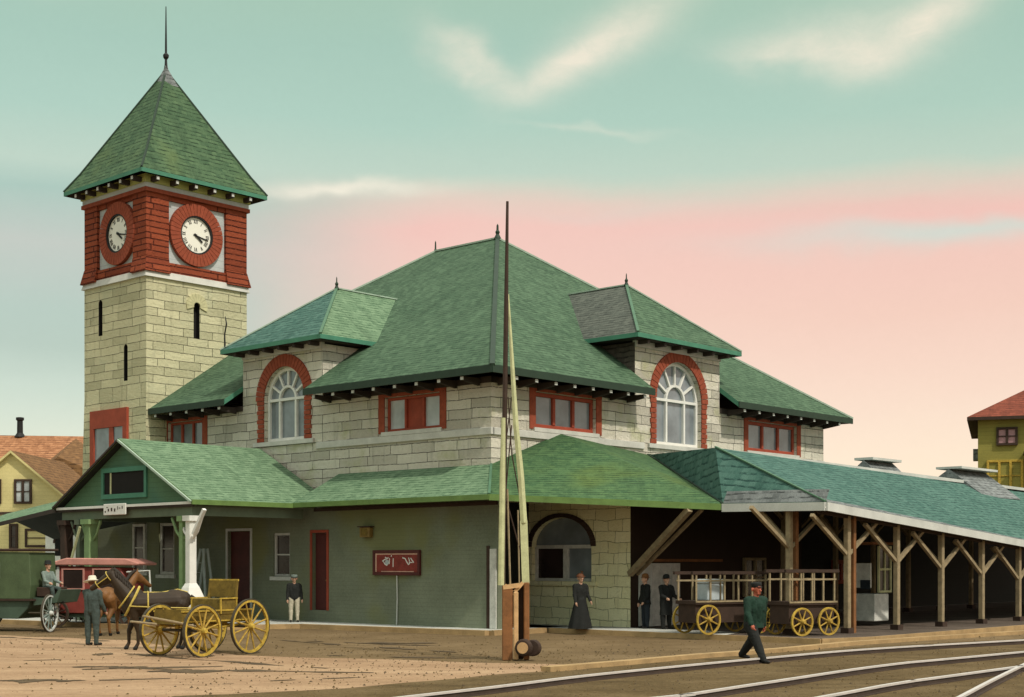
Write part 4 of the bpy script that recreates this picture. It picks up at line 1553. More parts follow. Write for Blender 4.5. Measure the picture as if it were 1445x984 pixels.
bs_ = [2.06, 6, 10, 14, 18, 24, 32, 45]
K = B(-11, 2.06, cz(2.06))
RS = B(-6.5, 3.2, 5.77)
E1c = E1+Vector((0, 0, 0.004))
T3c = T3+Vector((0, 0, 0.006))-AX*0.01
fc = [[E1c, K, RS, T3c]]
prev_e, prev_r = K, RS
for b_ in bs_[1:]:
    e, r_ = B(-11, b_, cz(b_)), B(-6.5, b_+1.0, crz(b_+1))
    fc.append([prev_e, e, r_, prev_r])
    prev_e, prev_r = e, r_
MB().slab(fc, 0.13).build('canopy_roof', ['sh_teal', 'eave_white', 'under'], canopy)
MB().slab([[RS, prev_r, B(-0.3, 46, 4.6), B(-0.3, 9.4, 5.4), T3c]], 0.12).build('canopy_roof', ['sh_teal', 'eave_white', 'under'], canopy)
up = Vector((0, 0, 0.03))
MB().bar(K+up, RS+up, 0.08, 0.04).build('hip_cap', 'ridge', canopy)
# pale metal eave strip and white fascia board
ev = MB()
pts = [E1, K]+[B(-11, b_, cz(b_)) for b_ in bs_[1:]]
for i in range(len(pts)-1):
    o_ = -BX*0.04 if i == 0 else -AX*0.04
    ev.bar(pts[i]+o_+Vector((0, 0, -0.12)), pts[i+1]+o_+Vector((0, 0, -0.12)), 0.06, 0.24)
ev.build('fascia', 'eave_white', canopy)
st_ = MB()
for i in range(len(pts)-1):
    inn = (BX*0.22+Vector((0, 0, 0.36))) if i == 0 else (AX*0.30+Vector((0, 0, 0.126)))
    inn2 = inn
    u_ = Vector((0, 0, 0.02))
    st_.poly([pts[i]+u_, pts[i+1]+u_, pts[i+1]+inn+u_, pts[i]+inn+u_])
st_.build('eave_strip', 'sh_grey', canopy)


def canopy_post(a, b, zt, double=False, brown=False):
    mb = MB()
    base = B(a, b, 0.146)
    p = mb.bar(base, B(a, b, zt), 0.17, 0.17, up=AX).build('post', 'timber', canopy, bevel=0.02)
    if double:
        MB().bar(B(a, b+0.32, 0.146), B(a, b+0.32, zt), 0.15, 0.15, up=AX).build('inner_post', 'timber_brown', p)
    for s in (-1, 1):
        q0, q1 = B(a, b+s*0.09, zt-1.12), B(a+0.06*s, b+s*2.1, zt-0.04)
        MB().bar(q0, q1, 0.10, 0.11, up=AX).build('brace', 'timber', p)
    MB().bar(B(a+0.09, b, zt-0.95), B(a+1.0, b, zt-0.02), 0.10, 0.11, up=BX).build('brace', 'timber', p)
    MB().box(B(a, b, 0.146+0.08), (0.28, 0.28, 0.16), rz=0.74).build('footing', 'timber_dark', p)


canopy_post(-9.64, 2.35, cz(2.3)-0.10, True)
for k in range(14):
    b_ = 3.95+3.04*k
    canopy_post(-10.62, b_, cz(b_)-0.19, k == 0)
bmz = MB()
pp = [B(-10.62, 2.4, cz(2.4)-0.2)]+[B(-10.62, b_, cz(b_)-0.2) for b_ in bs_[1:]]
for i in range(len(pp)-1):
    bmz.bar(pp[i], pp[i+1], 0.14, 0.16)
bmz.build('eave_beam', 'timber_dark', canopy)
for k in range(2, 9):
    b_ = 3.95+3.04*k
    canopy_post(-3.2 if b_ > 13 else -4.6, b_+0.2, 4.5 if b_ > 13 else 4.9)

# ventilators on the canopy ridge
for b_, L_, wdt, hh in ((13.4, 2.2, 1.5, 0.42), (20.6, 3.4, 2.2, 0.62)):
    mb = MB()
    z0 = crz(b_+2)-0.5
    zt_ = crz(b_)+hh
    for_ = [B(-6.3-wdt*0.5, b_, z0), B(-6.3-wdt*0.5, b_+L_, z0), B(-6.3+wdt, b_+L_, z0), B(-6.3+wdt, b_, z0)]
    rr0, rr1 = B(-6.3+wdt*0.2, b_, zt_), B(-6.3+wdt*0.2, b_+L_, zt_)
    mb.add(for_+[rr0, rr1], [(0, 1, 5, 4), (2, 3, 4, 5), (0, 4, 3), (1, 2, 5), (0, 3, 2, 1)])
    v_ = mb.build('roof_ventilator', 'sh_grey', canopy)
    MB().bar(rr0+Vector((0, 0, 0.05)), rr1+Vector((0, 0, 0.05)), wdt*0.5, 0.09).build('ventilator_cap', 'eave_white', v_)
# small red window and other bits on the wall under the canopy


def PWALL(u, o, z):
    return B(-0.05-o, u, z)


rect_window(station, PWALL, (21.4, 22.9, 1.3, 2.35, 0), frame='red_paint', pane='glass_pale', depth=-0.01, n=2, fw=0.18, sill=False)

# ================================================================== HOUSES BEHIND


def gable_house(name, label, x0, x1, y0, y1, zeave, zridge, wallm, roofm, oh=0.35):
    """ridge runs along y, gable towards the street"""
    t = thing(name, label, 'house', ((x0+x1)/2, y0, 0))
    xc = (x0+x1)/2
    w_ = MB()
    w_.add([(x0, y0, 0), (x1, y0, 0), (x1, y0, zeave), (xc, y0, zridge), (x0, y0, zeave),
            (x0, y1, 0), (x1, y1, 0), (x1, y1, zeave), (xc, y1, zridge), (x0, y1, zeave)],
           [(0, 1, 2, 3, 4), (9, 8, 7, 6, 5), (1, 6, 7, 2), (5, 0, 4, 9), (4, 3, 8, 9), (3, 2, 7, 8)])
    w_.build('wall', wallm, t)
    k = (zridge-zeave)/(xc-x0)
    e = oh
    MB().slab([[(x0-e, y0-e, zeave-k*e+.14), (xc, y0-e, zridge+.14), (xc, y1+e, zridge+.14), (x0-e, y1+e, zeave-k*e+.14)],
               [(xc, y0-e, zridge+.14), (x1+e, y0-e, zeave-k*e+.14), (x1+e, y1+e, zeave-k*e+.14), (xc, y1+e, zridge+.14)]], 0.13).build(
        'roof', [roofm, 'yellow_house', 'yellow_house'], t)
    return t


def flat_window(parent, x0, x1, y, z0, z1, frame='timber_dark', pane='glass', n=1):
    def F(u, o, z):
        return Vector((u, y-o, z))
    return rect_window(parent, F, (x0, x1, z0, z1, 0), frame=frame, pane=pane, depth=-0.01, fw=0.12, n=n, sill=False)


yh = gable_house('yellow_house', 'pale yellow clapboard house with steep gable at left edge', -27.75, -22.75, 72, 80, 5.65, 7.75, 'yellow_house', 'sh_dbrown', 0.3)
flat_window(yh, -25.15, -24.25, 72, 5.2, 6.45, pane='glass_pale', n=2)
flat_window(yh, -26.7, -25.8, 72, 5.2, 6.45, pane='glass_pale', n=2)
flat_window(yh, -25.4, -24.95, 72, 2.9, 4.2, pane='glass_dark')
flat_window(yh, -24.6, -23.2, 72, 3.0, 3.95, frame='timber_dark', pane='yellow_house')
MB().box((-25.25, 71.95, 4.72), (5.2, 0.12, 0.14)).build('string_board', 'timber_dark', yh)

bh = thing('brown_roof_house', 'house with long orange brown shingle roof behind the yellow house', 'house', (-31, 86, 0))
MB().add([(-42, 84, 0), (-20, 84, 0), (-20, 92, 0), (-42, 92, 0), (-42, 84, 6.9), (-20, 84, 6.9), (-20, 92, 6.9), (-42, 92, 6.9)],
         [(0, 1, 5, 4), (1, 2, 6, 5), (2, 3, 7, 6), (3, 0, 4, 7), (4, 5, 6, 7)]).build('wall', 'yellow_house', bh)
MB().slab([[(-43, 83.4, 6.75), (-19, 83.4, 6.75), (-20, 88, 9.95), (-42, 88, 10.25)], [(-42, 88, 10.25), (-20, 88, 9.95), (-19, 92.6, 6.75), (-43, 92.6, 6.75)]], 0.15).build(
    'roof', ['sh_brown', 'timber_dark', 'timber_dark'], bh)
MB().slab([[(-29.6, 82.6, 5.9), (-26.4, 86.2, 9.75), (-26.4, 82.8, 8.4)], [(-26.4, 82.8, 8.4), (-26.4, 86.2, 9.75), (-20.4, 82.6, 5.9)],
           [(-29.6, 82.6, 5.9), (-26.4, 82.8, 8.4), (-20.4, 82.6, 5.9)]], 0.15).build('cross_roof', ['sh_dbrown', 'timber_dark', 'timber_dark'], bh)
MB().lathe((-30.4, 88, 9.9), [(0.35, 0.1), (0.18, 0.35), (0.17, 1.1), (0.24, 1.15), (0.24, 1.3), (0.12, 1.32)], 10).build('chimney_pipe', 'black', bh)

ws = thing('white_shed', 'small white building with an arched dark opening beside the yellow house', 'shed', (-20.9, 67, 0))
MB().box((-21.0, 68, 1.95), (1.9, 2.0, 3.9)).build('wall', 'white', ws)
MB().slab([[(-22.1, 66.8, 3.95), (-19.9, 66.8, 3.95), (-19.9, 69.2, 4.1), (-22.1, 69.2, 4.1)]], 0.08).build('roof', ['sh_grey', 'white', 'white'], ws)
FW = lambda u, o, z: Vector((u, 67-o, z))
aw = MB().add([FW(-21.5, .02, 2.55), FW(-20.75, .02, 2.55)]+[FW(-21.125+.375*math.cos(PI*k/10), .02, 3.15+.375*math.sin(PI*k/10)) for k in range(11)],
              [list(range(13))]).build('arched_opening', 'void', ws)
MB().ring(FW, -21.125, 3.15, 0.375, 0.46, 0.004, 0.05, 0, PI, 12).build('arch_frame', 'timber_dark', ws)
MB().fbox(FW, -21.5, -20.75, .004, .03, 1.9, 2.2).build('vent', 'void', ws)

oh_ = thing('olive_house', 'olive green clapboard house with red hipped roof beyond the canopy', 'house', (37, 103, 0))
HK = 100/70          # the house stands 100 m off
ox0, ox1, oy0, oy1, oz = 22.9, 32.0, 70.0, 80.0, 9.35
MB().add([(ox0, oy0, 0), (ox1, oy0, 0), (ox1, oy1, 0), (ox0, oy1, 0), (ox0, oy0, oz), (ox1, oy0, oz), (ox1, oy1, oz), (ox0, oy1, oz)],
         [(0, 1, 5, 4), (1, 2, 6, 5), (2, 3, 7, 6), (3, 0, 4, 7)]).build('wall', 'olive_house', oh_)
e = 0.5
oc = [(ox0-e, oy0-e, oz), (ox1+e, oy0-e, oz), (ox1+e, oy1+e, oz), (ox0-e, oy1+e, oz)]
o1, o2 = (ox0+4.5, 75, oz+2.9), (ox1-4.0, 75, oz+2.9)
MB().slab([[oc[0], oc[1], o2, o1], [oc[1], oc[2], o2], [oc[2], oc[3], o1, o2], [oc[3], oc[0], o1]], 0.16).build('roof', ['sh_red', 'timber_dark', 'eave_dark'], oh_)
flat_window(oh_, 23.75, 24.75, 70, 7.95, 8.85, frame='timber_dark', pane='pink_blind', n=2)
bwd = flat_window(oh_, 23.3, 25.0, 69.98, 5.7, 7.25, frame='wag_yellow', pane='olive_house', n=3)
flat_window(oh_, 25.4, 26.4, 70, 7.95, 8.85, frame='timber_dark', pane='glass', n=2)
MB().box((26.2, 69.4, 7.5), (2.4, 1.2, 0.12)).build('porch_roof', 'timber_dark', oh_)
MB().box((22.78, 71.2, 7.6), (0.24, 1.0, 0.55)).build('bay_box', 'sh_grey', oh_)

for o_ in [oh_]+list(oh_.children_recursive):       # modelled at 70 m, stands at 100 m at its true (larger) size
    if o_.type == 'MESH':
        for v_ in o_.data.vertices:
            w_ = v_.co+Vector((37, 103, 0))
            w_ = Matrix.Rotation(R(-19), 3, 'Z') @ (w_-Vector((22.9, 70, 0)))+Vector((22.9, 70, 0))
            v_.co = Vector((w_.x*HK-37, w_.y*HK-103, (2.2+(w_.z-2.2)*HK if w_.z > 0.01 else 0)))

# ================================================================== RAILS


def extend(pts, near=12, far=40):
    p = [Vector((*q, 0)) for q in pts]
    d0, d1 = (p[0]-p[1]).normalized(), (p[-1]-p[-2]).normalized()
    return [p[0]+d0*near]+p+[p[-1]+d1*far]


def rail(px, label, far=40, near=12):
    pts = extend([gp(u, v, 0.13) for u, v in px], near, far)
    # resample smoothly
    sm = []
    for i in range(len(pts)-1):
        for k in range(6):
            t = k/6
            p0, p1, p2, p3 = pts[max(i-1, 0)], pts[i], pts[i+1], pts[min(i+2, len(pts)-1)]
            sm.append(0.5*((2*p1)+(p2-p0)*t+(2*p0-5*p1+4*p2-p3)*t*t+(3*p1-p0-3*p2+p3)*t**3))
    sm.append(pts[-1])
    t = thing('rail', label, 'rail', tuple(sm[len(sm)//2].xy)+(0.0,), 'steel rails of the station tracks')
    hd, wb_ = MB(), MB()
    for i in range(len(sm)-1):
        a, b = sm[i], sm[i+1]
        hd.bar(a+Vector((0, 0, .112)), b+Vector((0, 0, .112)), 0.074, 0.036)
        wb_.bar(a+Vector((0, 0, .052)), b+Vector((0, 0, .052)), 0.03, 0.084)
        wb_.bar(a+Vector((0, 0, .014)), b+Vector((0, 0, .014)), 0.14, 0.02)
    hd.build('rail_head', 'rail', t)
    wb_.build('rail_web', 'rail_side', t)


rail([(566, 983), (699, 968), (830, 952), (980, 937), (1098, 926), (1197, 917.3), (1310, 910), (1445, 902.5)], 'steel rail nearest the platform, passing under the walking man')
rail([(922, 984), (965, 979.5), (1098, 959.6), (1264, 936), (1445, 919)], 'steel rail in the middle, second from the platform')
rail([(1151, 984), (1280, 961), (1436, 940)], 'steel rail third from the platform, meeting the switch rail at right')
rail([(1352, 984), (1400, 959), (1445, 937)], 'short steel switch rail in the lower right corner', far=14)
# timber guard along the first track
tg = [gp(u, v, 0.06) for u, v in ((770, 944), (880, 935), (980, 926), (1098, 917.5), (1197, 908), (1300, 901), (1445, 892))]
tgp = [Vector((*p, 0.05)) for p in tg]
tgp.append(tgp[-1]+(tgp[-1]-tgp[-2]).normalized()*30)
mb = MB()
for i in range(len(tgp)-1):
    mb.bar(tgp[i], tgp[i+1], 0.26, 0.11)
o = mb.build('timber_guard', 'kerb', loc=tuple(tgp[0]))
tag(o, 'long tan timber guard beam lying beside the first rail', 'timber beam')
# sleepers half buried in the ballast
sA = [Vector((*gp(u, v, 0.0), 0.004)) for u, v in ((699, 968), (830, 952), (980, 937), (1098, 928), (1197, 915), (1445, 902.5))]

# ================================================================== CROSSING GATE
YG = 32.3
gate = thing('crossing_gate', 'raised railway crossing gate with tall tapering arm on brown timber posts', 'crossing gate', at(728, 932, YG).xy.to_3d())


def gx(u, v, dy=0.0):
    return at(u, v, YG)+Vector((0, dy, 0))


ps = MB().bar(gx(716, 932), gx(716, 826), 0.24, 0.30, up=(0, 1, 0)).build('post', 'timber_brown', gate, bevel=0.02)
MB().bar(gx(728, 931, -0.05), gx(728, 835, -0.05), 0.11, 0.24, up=(0, 1, 0)).build('post', 'timber_tan', gate, bevel=0.02)
MB().bar(gx(735, 931, 0.22), gx(735, 826, 0.22), 0.13, 0.16, up=(0, 1, 0)).build('post', 'timber_dark', gate, bevel=0.02)
MB().bar(gx(743, 931, 0.05), gx(743, 822, 0.05), 0.13, 0.26, up=(0, 1, 0)).build('post', 'timber_brown', gate, bevel=0.02)
cp = MB()
cp.bar(gx(710, 829, -0.02), gx(733, 826, -0.02), 0.28, 0.10)
cp.bar(gx(712, 826, -0.1), gx(726, 838, -0.1), 0.05, 0.09)
cp.bar(gx(738, 822, -0.1), gx(724, 838, -0.1), 0.05, 0.08)
cp.build('cap_irons', 'timber_tan', gate)
MB().tube([gx(709, 826, 0.02), gx(711, 700, 0.02), gx(712, 600, 0.02), gx(714, 450, 0.02), gx(716, 284, 0.02)],
          [0.065, 0.06, 0.058, 0.052, 0.03], 8).build('arm', 'timber_dark', gate)
MB().tube([gx(707, 826, -0.02), gx(709, 690, -0.02), gx(710.5, 590, -0.02)], [0.075, 0.07, 0.05], 8).build('arm_stiffener', 'timber_pale', gate)
MB().bar(gx(742, 824, 0.04), gx(739, 735, 0.04), 0.17, 0.10, up=(0, 1, 0)).build('arm_beam', 'timber_pale', gate)
MB().tube([gx(739.2, 738, 0.04), gx(735, 670, 0.04), gx(728, 600, 0.04), gx(722, 500, 0.04), gx(717, 415, 0.04)],
          [0.088, 0.082, 0.072, 0.05, 0.025], 6).build('arm_beam', 'timber_pale', gate)
for p, q_, r_ in (((713, 700), (737, 788), 0.018), ((714, 690), (722, 600), 0.016), ((722, 640), (737, 720), 0.016), ((717, 560), (722, 640), 0.014),
                  ((712, 640), (722, 560), 0.014), ((720, 826), (716, 690), 0.025), ((733, 826), (731, 720), 0.02)):
    MB().tube([gx(*p, 0.03), gx(*q_, 0.03)], r_, 6).build('brace_wire', 'timber_dark' if r_ < 0.02 else 'timber', gate)
MB().lathe(gx(737, 913, -0.42), [(0.02, 0), (0.17, 0.01), (0.20, 0.05), (0.20, 0.13), (0.17, 0.17)], 18, axis=(0.35, 0.94, 0)).build('counterweight', 'timber_dark', gate, smooth=False)
MB().lathe(gx(737, 913, -0.45), [(0.13, 0), (0.12, 0.05)], 16, axis=(0.35, 0.94, 0)).build('weight_face', 'timber_tan', gate)
MB().lathe(gx(750, 914, -0.22), [(0.02, 0), (0.17, 0.01), (0.19, 0.05), (0.19, 0.14), (0.16, 0.17)], 18, axis=(0.35, 0.94, 0)).build('counterweight', 'timber_dark', gate)

# ================================================================== SIGNS AND SMALL THINGS ON THE STATION
sg = thing('wall_sign', 'framed dark red sign with pale marks hanging on the green wall', 'sign', PW(3.24, 0.05, 2.2))
SA0, SA1, SZ0, SZ1 = 2.1, 4.38, 1.80, 2.64
MB().fbox(PW, SA0+0.1, SA1-0.1, 0.01, 0.05, SZ0+0.1, SZ1-0.1).build('board', 'sign_red', sg)
fr_ = MB()
fr_.fbox(PW, SA0, SA1, 0.01, 0.09, SZ1-0.1, SZ1)
fr_.fbox(PW, SA0, SA1, 0.01, 0.09, SZ0, SZ0+0.1)
fr_.fbox(PW, SA0, SA0+0.1, 0.01, 0.088, SZ0+0.1, SZ1-0.1)
fr_.fbox(PW, SA1-0.1, SA1, 0.01, 0.088, SZ0+0.1, SZ1-0.1)
fr_.build('frame', 'maroon', sg)
ins = MB()
ins.fbox(PW, SA1-0.17, SA1-0.105, 0.05, 0.06, SZ0+0.11, SZ1-0.11)
ins.fbox(PW, SA0+0.11, SA1-0.172, 0.05, 0.06, SZ1-0.155, SZ1-0.11)
ins.fbox(PW, SA0+0.3, SA1-0.4, 0.05, 0.058, SZ0+0.11, SZ0+0.14)
ins.build('inner_border', 'sign_pink', sg)


def sx(px_, py_):          # pixel of the enlarged sign crop -> place on the board
    t = (px_-300)/(990-300)
    return SA1-t*(SA1-SA0), SZ1-(py_-255)/(665-255)*(SZ1-SZ0)


mk = MB()
for pl_, wd in ((((440, 435), (480, 405), (530, 380)), 0.035), (((480, 370), (500, 385)), 0.03), (((450, 430), (480, 490), (510, 505)), 0.03),
                (((545, 385), (540, 480)), 0.03), (((600, 390), (598, 530)), 0.03), (((570, 345), (575, 360)), 0.04),
                (((735, 380), (775, 395), (800, 450), (825, 495)), 0.035), (((825, 380), (840, 440), (835, 490)), 0.035),
                (((855, 385), (880, 430), (900, 460)), 0.035), (((830, 450), (880, 460)), 0.03)):
    for i in range(len(pl_)-1):
        (u0, z0), (u1, z1) = sx(*pl_[i]), sx(*pl_[i+1])
        mk.bar(PW(u0, 0.056, z0), PW(u1, 0.056, z1), wd, 0.01, up=-BX)
mk.build('marks', 'white', sg)
mk2 = MB()
(u0, z0) = sx(505, 455)
mk2.lathe(PW(u0, 0.051, z0), [(0.10, 0), (0.09, 0.006)], 7, axis=-BX)
mk2.build('emblem', 'pale_blue', sg)

ps_ = thing('porch_sign', 'small white name board hanging from the porch gable', 'sign', PG(12.0, 0.25, 3.9))
MB().fbox(PG, 11.35, 12.75, 0.205, 0.25, 3.88, 4.27).build('board', 'white', ps_, bevel=0.015)
lt = MB()
for x_, z_, w_, h_ in ((12.62, 3.95, .07, .06), (12.42, 4.0, .08, .09), (12.22, 4.02, .09, .12), (12.02, 4.0, .08, .11), (11.84, 4.07, .03, .12),
                       (11.72, 4.06, .10, .03), (11.55, 4.08, .05, .10), (12.5, 4.1, .1, .02)):
    lt.fbox(PG, x_-w_/2, x_+w_/2, 0.2505, 0.256, z_-h_/2+0.05, z_+h_/2+0.05)
lt.build('worn_lettering', 'timber_dark', ps_)

vb = thing('wall_lamp_box', 'small brown metal box fixed high on the green wall', 'box', PW(4.68, 0.1, 3.2))
MB().fbox(PW, 4.43, 4.93, 0.01, 0.2, 3.08, 3.42).build('case', 'brass', vb, bevel=0.02)
MB().fbox(PW, 4.38, 4.98, 0.008, 0.25, 3.425, 3.46).build('lid', 'timber_dark', vb)
MB().fbox(PW, 4.52, 4.84, 0.202, 0.21, 3.13, 3.37).build('front_panel', 'wag_body', vb)
pp_ = MB().tube([PW(3.23, 0.05, 0.16), PW(3.2, 0.05, 1.0), PW(3.22, 0.05, 1.79)], 0.022, 6)
tag(pp_.build('drain_pipe', 'pale_grey', loc=tuple(PW(3.23, 0.05, 0.16))), 'thin pale pipe on the green wall below the red sign', 'pipe')

lad = thing('step_ladder', 'blue grey step ladder standing open against the green wall', 'ladder', PW(13.6, 0.6, 0.15))
apx_ = 13.35
for u0 in (14.15, 12.85):
    for o_ in (0.35, 0.8):
        MB().bar(PW(u0, o_, 0.155), PW(apx_+(0.08 if u0 > apx_ else -0.08), 0.45+(o_-.35)*0.4, 2.75), 0.09, 0.05, up=BX).build('side_rail', 'ladder', lad)
for k in range(6):
    t_ = (k+0.7)/7.2
    x_ = 14.15+(apx_+0.08-14.15)*t_
    MB().bar(PW(x_, 0.37+.06*t_, 0.155+2.6*t_), PW(x_, 0.79-.12*t_, 0.155+2.6*t_), 0.07, 0.03).build('rung', 'ladder', lad)

# ================================================================== PEOPLE AND HORSES


def rcone(mb, p, q, r1, r2, seg=12):
    """tapered capsule"""
    p, q = Vector(p), Vector(q)
    d = (q-p)
    L = d.length
    d = d/L if L > 1e-6 else Vector((0, 0, 1))
    prof = []
    for k in range(5):
        a = PI/2*k/4
        prof.append((r1*math.sin(a), -r1*math.cos(a)))
    for k in range(5):
        a = PI/2*k/4
        prof.append((r2*math.cos(a), L+r2*math.sin(a)))
    mb.lathe(p, prof, seg, axis=d)


def fuse(name, segs, mats, parent, voxel, smooth_it=4, rough=0.0):
    """one continuous skin grown over tapered limbs; material follows the nearest limb"""
    mb = MB()
    for s in segs:
        rcone(mb, *s[:4])
    me = bpy.data.meshes.new('tmp')
    me.from_pydata([tuple(v) for v in mb.v], [], mb.f)
    ob = bpy.data.objects.new('tmp', me)
    COL.objects.link(ob)
    r = ob.modifiers.new('r', 'REMESH')
    r.mode = 'VOXEL'
    r.voxel_size = voxel
    s = ob.modifiers.new('s', 'SMOOTH')
    s.iterations = smooth_it
    s.factor = 0.5
    dg = bpy.context.evaluated_depsgraph_get()
    m2 = bpy.data.meshes.new_from_object(ob.evaluated_get(dg))
    bpy.data.objects.remove(ob)
    bpy.data.meshes.remove(me)
    m2.materials.clear()
    for k in mats:
        m2.materials.append(M[k])
    if rough:
        nv = len(m2.vertices)
        co, no = np.empty(nv*3), np.empty(nv*3)
        m2.vertices.foreach_get('co', co)
        m2.vertices.foreach_get('normal', no)
        co, no = co.reshape(-1, 3), no.reshape(-1, 3)
        d_ = np.array([mnoise.noise(Vector((c_[0]*11, c_[1]*11, c_[2]*7)))+0.5*mnoise.noise(Vector(c_)*23) for c_ in co])
        m2.vertices.foreach_set('co', (co+no*(rough*d_)[:, None]).ravel())
    n = len(m2.polygons)
    cen = np.empty(n*3)
    m2.polygons.foreach_get('center', cen)
    cen = cen.reshape(-1, 3)
    best = np.full(n, 1e9)
    bi = np.zeros(n, dtype=np.int32)
    for a, b, ra, rb, mi in segs:
        a, ab = np.array(a), np.array(b)-np.array(a)
        L2 = float(ab @ ab)
        t = np.clip((cen-a) @ ab/L2, 0, 1) if L2 > 1e-9 else np.zeros(n)
        dd = np.linalg.norm(cen-a-t[:, None]*ab, axis=1)-(ra+(rb-ra)*t)
        k = dd < best
        best[k] = dd[k]
        bi[k] = mi
    m2.polygons.foreach_set('material_index', bi)
    m2.polygons.foreach_set('use_smooth', np.ones(n, dtype=bool))
    m2.name = name
    o = bpy.data.objects.new(name, m2)
    COL.objects.link(o)
    o.parent = parent
    OFF[o.name] = Vector()
    return o


def person(label, loc, rz, H=1.75, coat='cloth_black', legs='cloth_black', hat='bowler', hatm='cloth_black', stride=0.0, armL=(0.06, 0.0, 0.0), armR=(0.06, 0.0, 0.0),
           bend=0.0, bulk=1.0, skin='skin', skirt=None, coat_tail=0.0, sit=False, lean=0.0):
    """figure faces local -Y. arm: (spread, forward swing of upper arm, elbow bend)"""
    t = local_thing('person', label, 'person', loc, rz, 'people around the station')
    s = H/1.75
    S = []
    SK, CO, LE, SH = 0, 1, 2, 3
    hipz = 0.92
    sh = 1.42
    fw = lean
    hipc = Vector((0, 0, hipz))
    chest = Vector((0, -fw*0.6, 1.28))
    neck = Vector((0, -fw, 1.47))
    head = Vector((0, -fw-0.02-bend*0.05, 1.615-bend*0.02))
    if sit:
        for q in (chest, neck, head):
            pass
    for sx_ in (-1, 1):
        S.append(((sx_*0.075, 0.0, hipz), (sx_*0.085, -fw*0.6, 1.20), 0.105, 0.105, CO))
        S.append(((sx_*0.085, -fw*0.6, 1.20), (sx_*0.115, -fw*0.9, 1.36), 0.112, 0.085, CO))
    S.append(((0, 0, hipz), tuple(chest), 0.11, 0.125, CO))
    S.append(((-0.15, -fw*0.95, 1.395), (0.15, -fw*0.95, 1.395), 0.065, 0.065, CO))
    S.append(((0, -fw, 1.42), (0, -fw-0.005, 1.53), 0.062, 0.055, SK))
    # head: skull, jaw, nose, ears
    S.append((tuple(head+Vector((0, 0.015, 0.03))), tuple(head+Vector((0, -0.015, 0.03))), 0.095, 0.092, SK))
    S.append((tuple(head+Vector((0, -0.03, -0.02))), tuple(head+Vector((0, -0.055, -0.075))), 0.07, 0.042, SK))
    S.append((tuple(head+Vector((0, -0.105, 0.02))), tuple(head+Vector((0, -0.125, -0.02))), 0.012, 0.019, SK))
    for sx_ in (-1, 1):
        S.append((tuple(head+Vector((sx_*0.092, 0.005, 0.03))), tuple(head+Vector((sx_*0.092, 0.01, -0.015))), 0.02, 0.016, SK))
    # legs
    for sx_, ph in ((-1, stride), (1, -stride)):
        hip = Vector((sx_*0.095, 0, hipz-0.03))
        if sit:
            knee = hip+Vector((sx_*0.04, -0.42, -0.02))
            ank = knee+Vector((0, -0.08, -0.42))
        else:
            knee = hip+Vector((sx_*0.015, -math.sin(ph)*0.43, -math.cos(ph)*0.43))
            ph2 = ph*0.9 if ph > 0 else ph*1.45
            ank = knee+Vector((0, -math.sin(ph2)*0.40, -math.cos(ph2)*0.40))
            if stride == 0:
                ank.z = 0.075
        S.append((tuple(hip), tuple(knee), 0.098, 0.07, LE))
        S.append((tuple(knee), tuple(ank), 0.072, 0.052, LE))
        toe = ank+Vector((sx_*0.02, -0.17, -0.035 if ph >= 0 else -0.05))
        heel = ank+Vector((0, 0.03, -0.03))
        S.append((tuple(heel), tuple(toe), 0.042, 0.036, SH))
    # arms and hands
    for sx_, (sp, sw, el) in ((-1, armL), (1, armR)):
        shp = Vector((sx_*0.185, -fw*0.95, 1.385))
        d1 = Vector((sx_*math.sin(sp), -math.sin(sw)*math.cos(sp), -math.cos(sw)*math.cos(sp))).normalized()
        elb = shp+d1*0.29
        a2 = sw+el
        d2 = Vector((sx_*math.sin(sp*0.4), -math.sin(a2), -math.cos(a2))).normalized()
        wr = elb+d2*0.25
        S.append((tuple(shp), tuple(elb), 0.066, 0.052, CO))
        S.append((tuple(elb), tuple(wr), 0.054, 0.042, CO))
        S.append((tuple(wr), tuple(wr+d2*0.085), 0.032, 0.036, SK))
        pm = wr+d2*0.09
        side = Vector((0, 1, 0)) if abs(d2.y) < 0.7 else Vector((0, 0, 1))
        for k, (of, ln) in enumerate(((-0.030, 0.062), (-0.010, 0.072), (0.010, 0.068), (0.030, 0.052))):
            f0 = pm+side*of
            f1 = f0+d2*ln*0.55
            f2 = f1+(d2*0.6+Vector((-sx_*0.7, 0, 0))).normalized()*ln*0.5
            S.append((tuple(f0), tuple(f1), 0.0105, 0.010, SK))
            S.append((tuple(f1), tuple(f2), 0.010, 0.008, SK))
        th0 = wr+d2*0.03-side*0.032
        th1 = th0+(d2*0.7-side*0.7).normalized()*0.05
        S.append((tuple(th0), tuple(th1), 0.013, 0.010, SK))
    kx = lambda v, mi: Vector((v[0]*(1+(bulk-1)*0.8), v[1], v[2]))
    S = [(kx(a, mi)*s, kx(b, mi)*s, ra*s*(bulk if mi in (CO, LE) else 1), rb*s*(bulk if mi in (CO, LE) else 1), mi) for a, b, ra, rb, mi in S]
    bo = fuse('body', S, [skin, coat, legs, 'shoe'], t, 0.012, 2, rough=0.010)
    zmin = min(v.co.z for v in bo.data.vertices)
    if not sit and not skirt:
        t.location.z -= zmin
    hd = head*s
    # eyes, moustache-free face
    for sx_ in (-1, 1):
        MB().ball(hd+Vector((sx_*0.034, -0.088, 0.03))*s, 0.011, seg=8, rings=6).build('eye', 'black', t)
    # hair
    MB().ball(hd+Vector((0, 0.022, 0.045))*s, 0.101*s, sc=(1, 1, 1.0)).build('hair', 'hair', t, smooth=True)
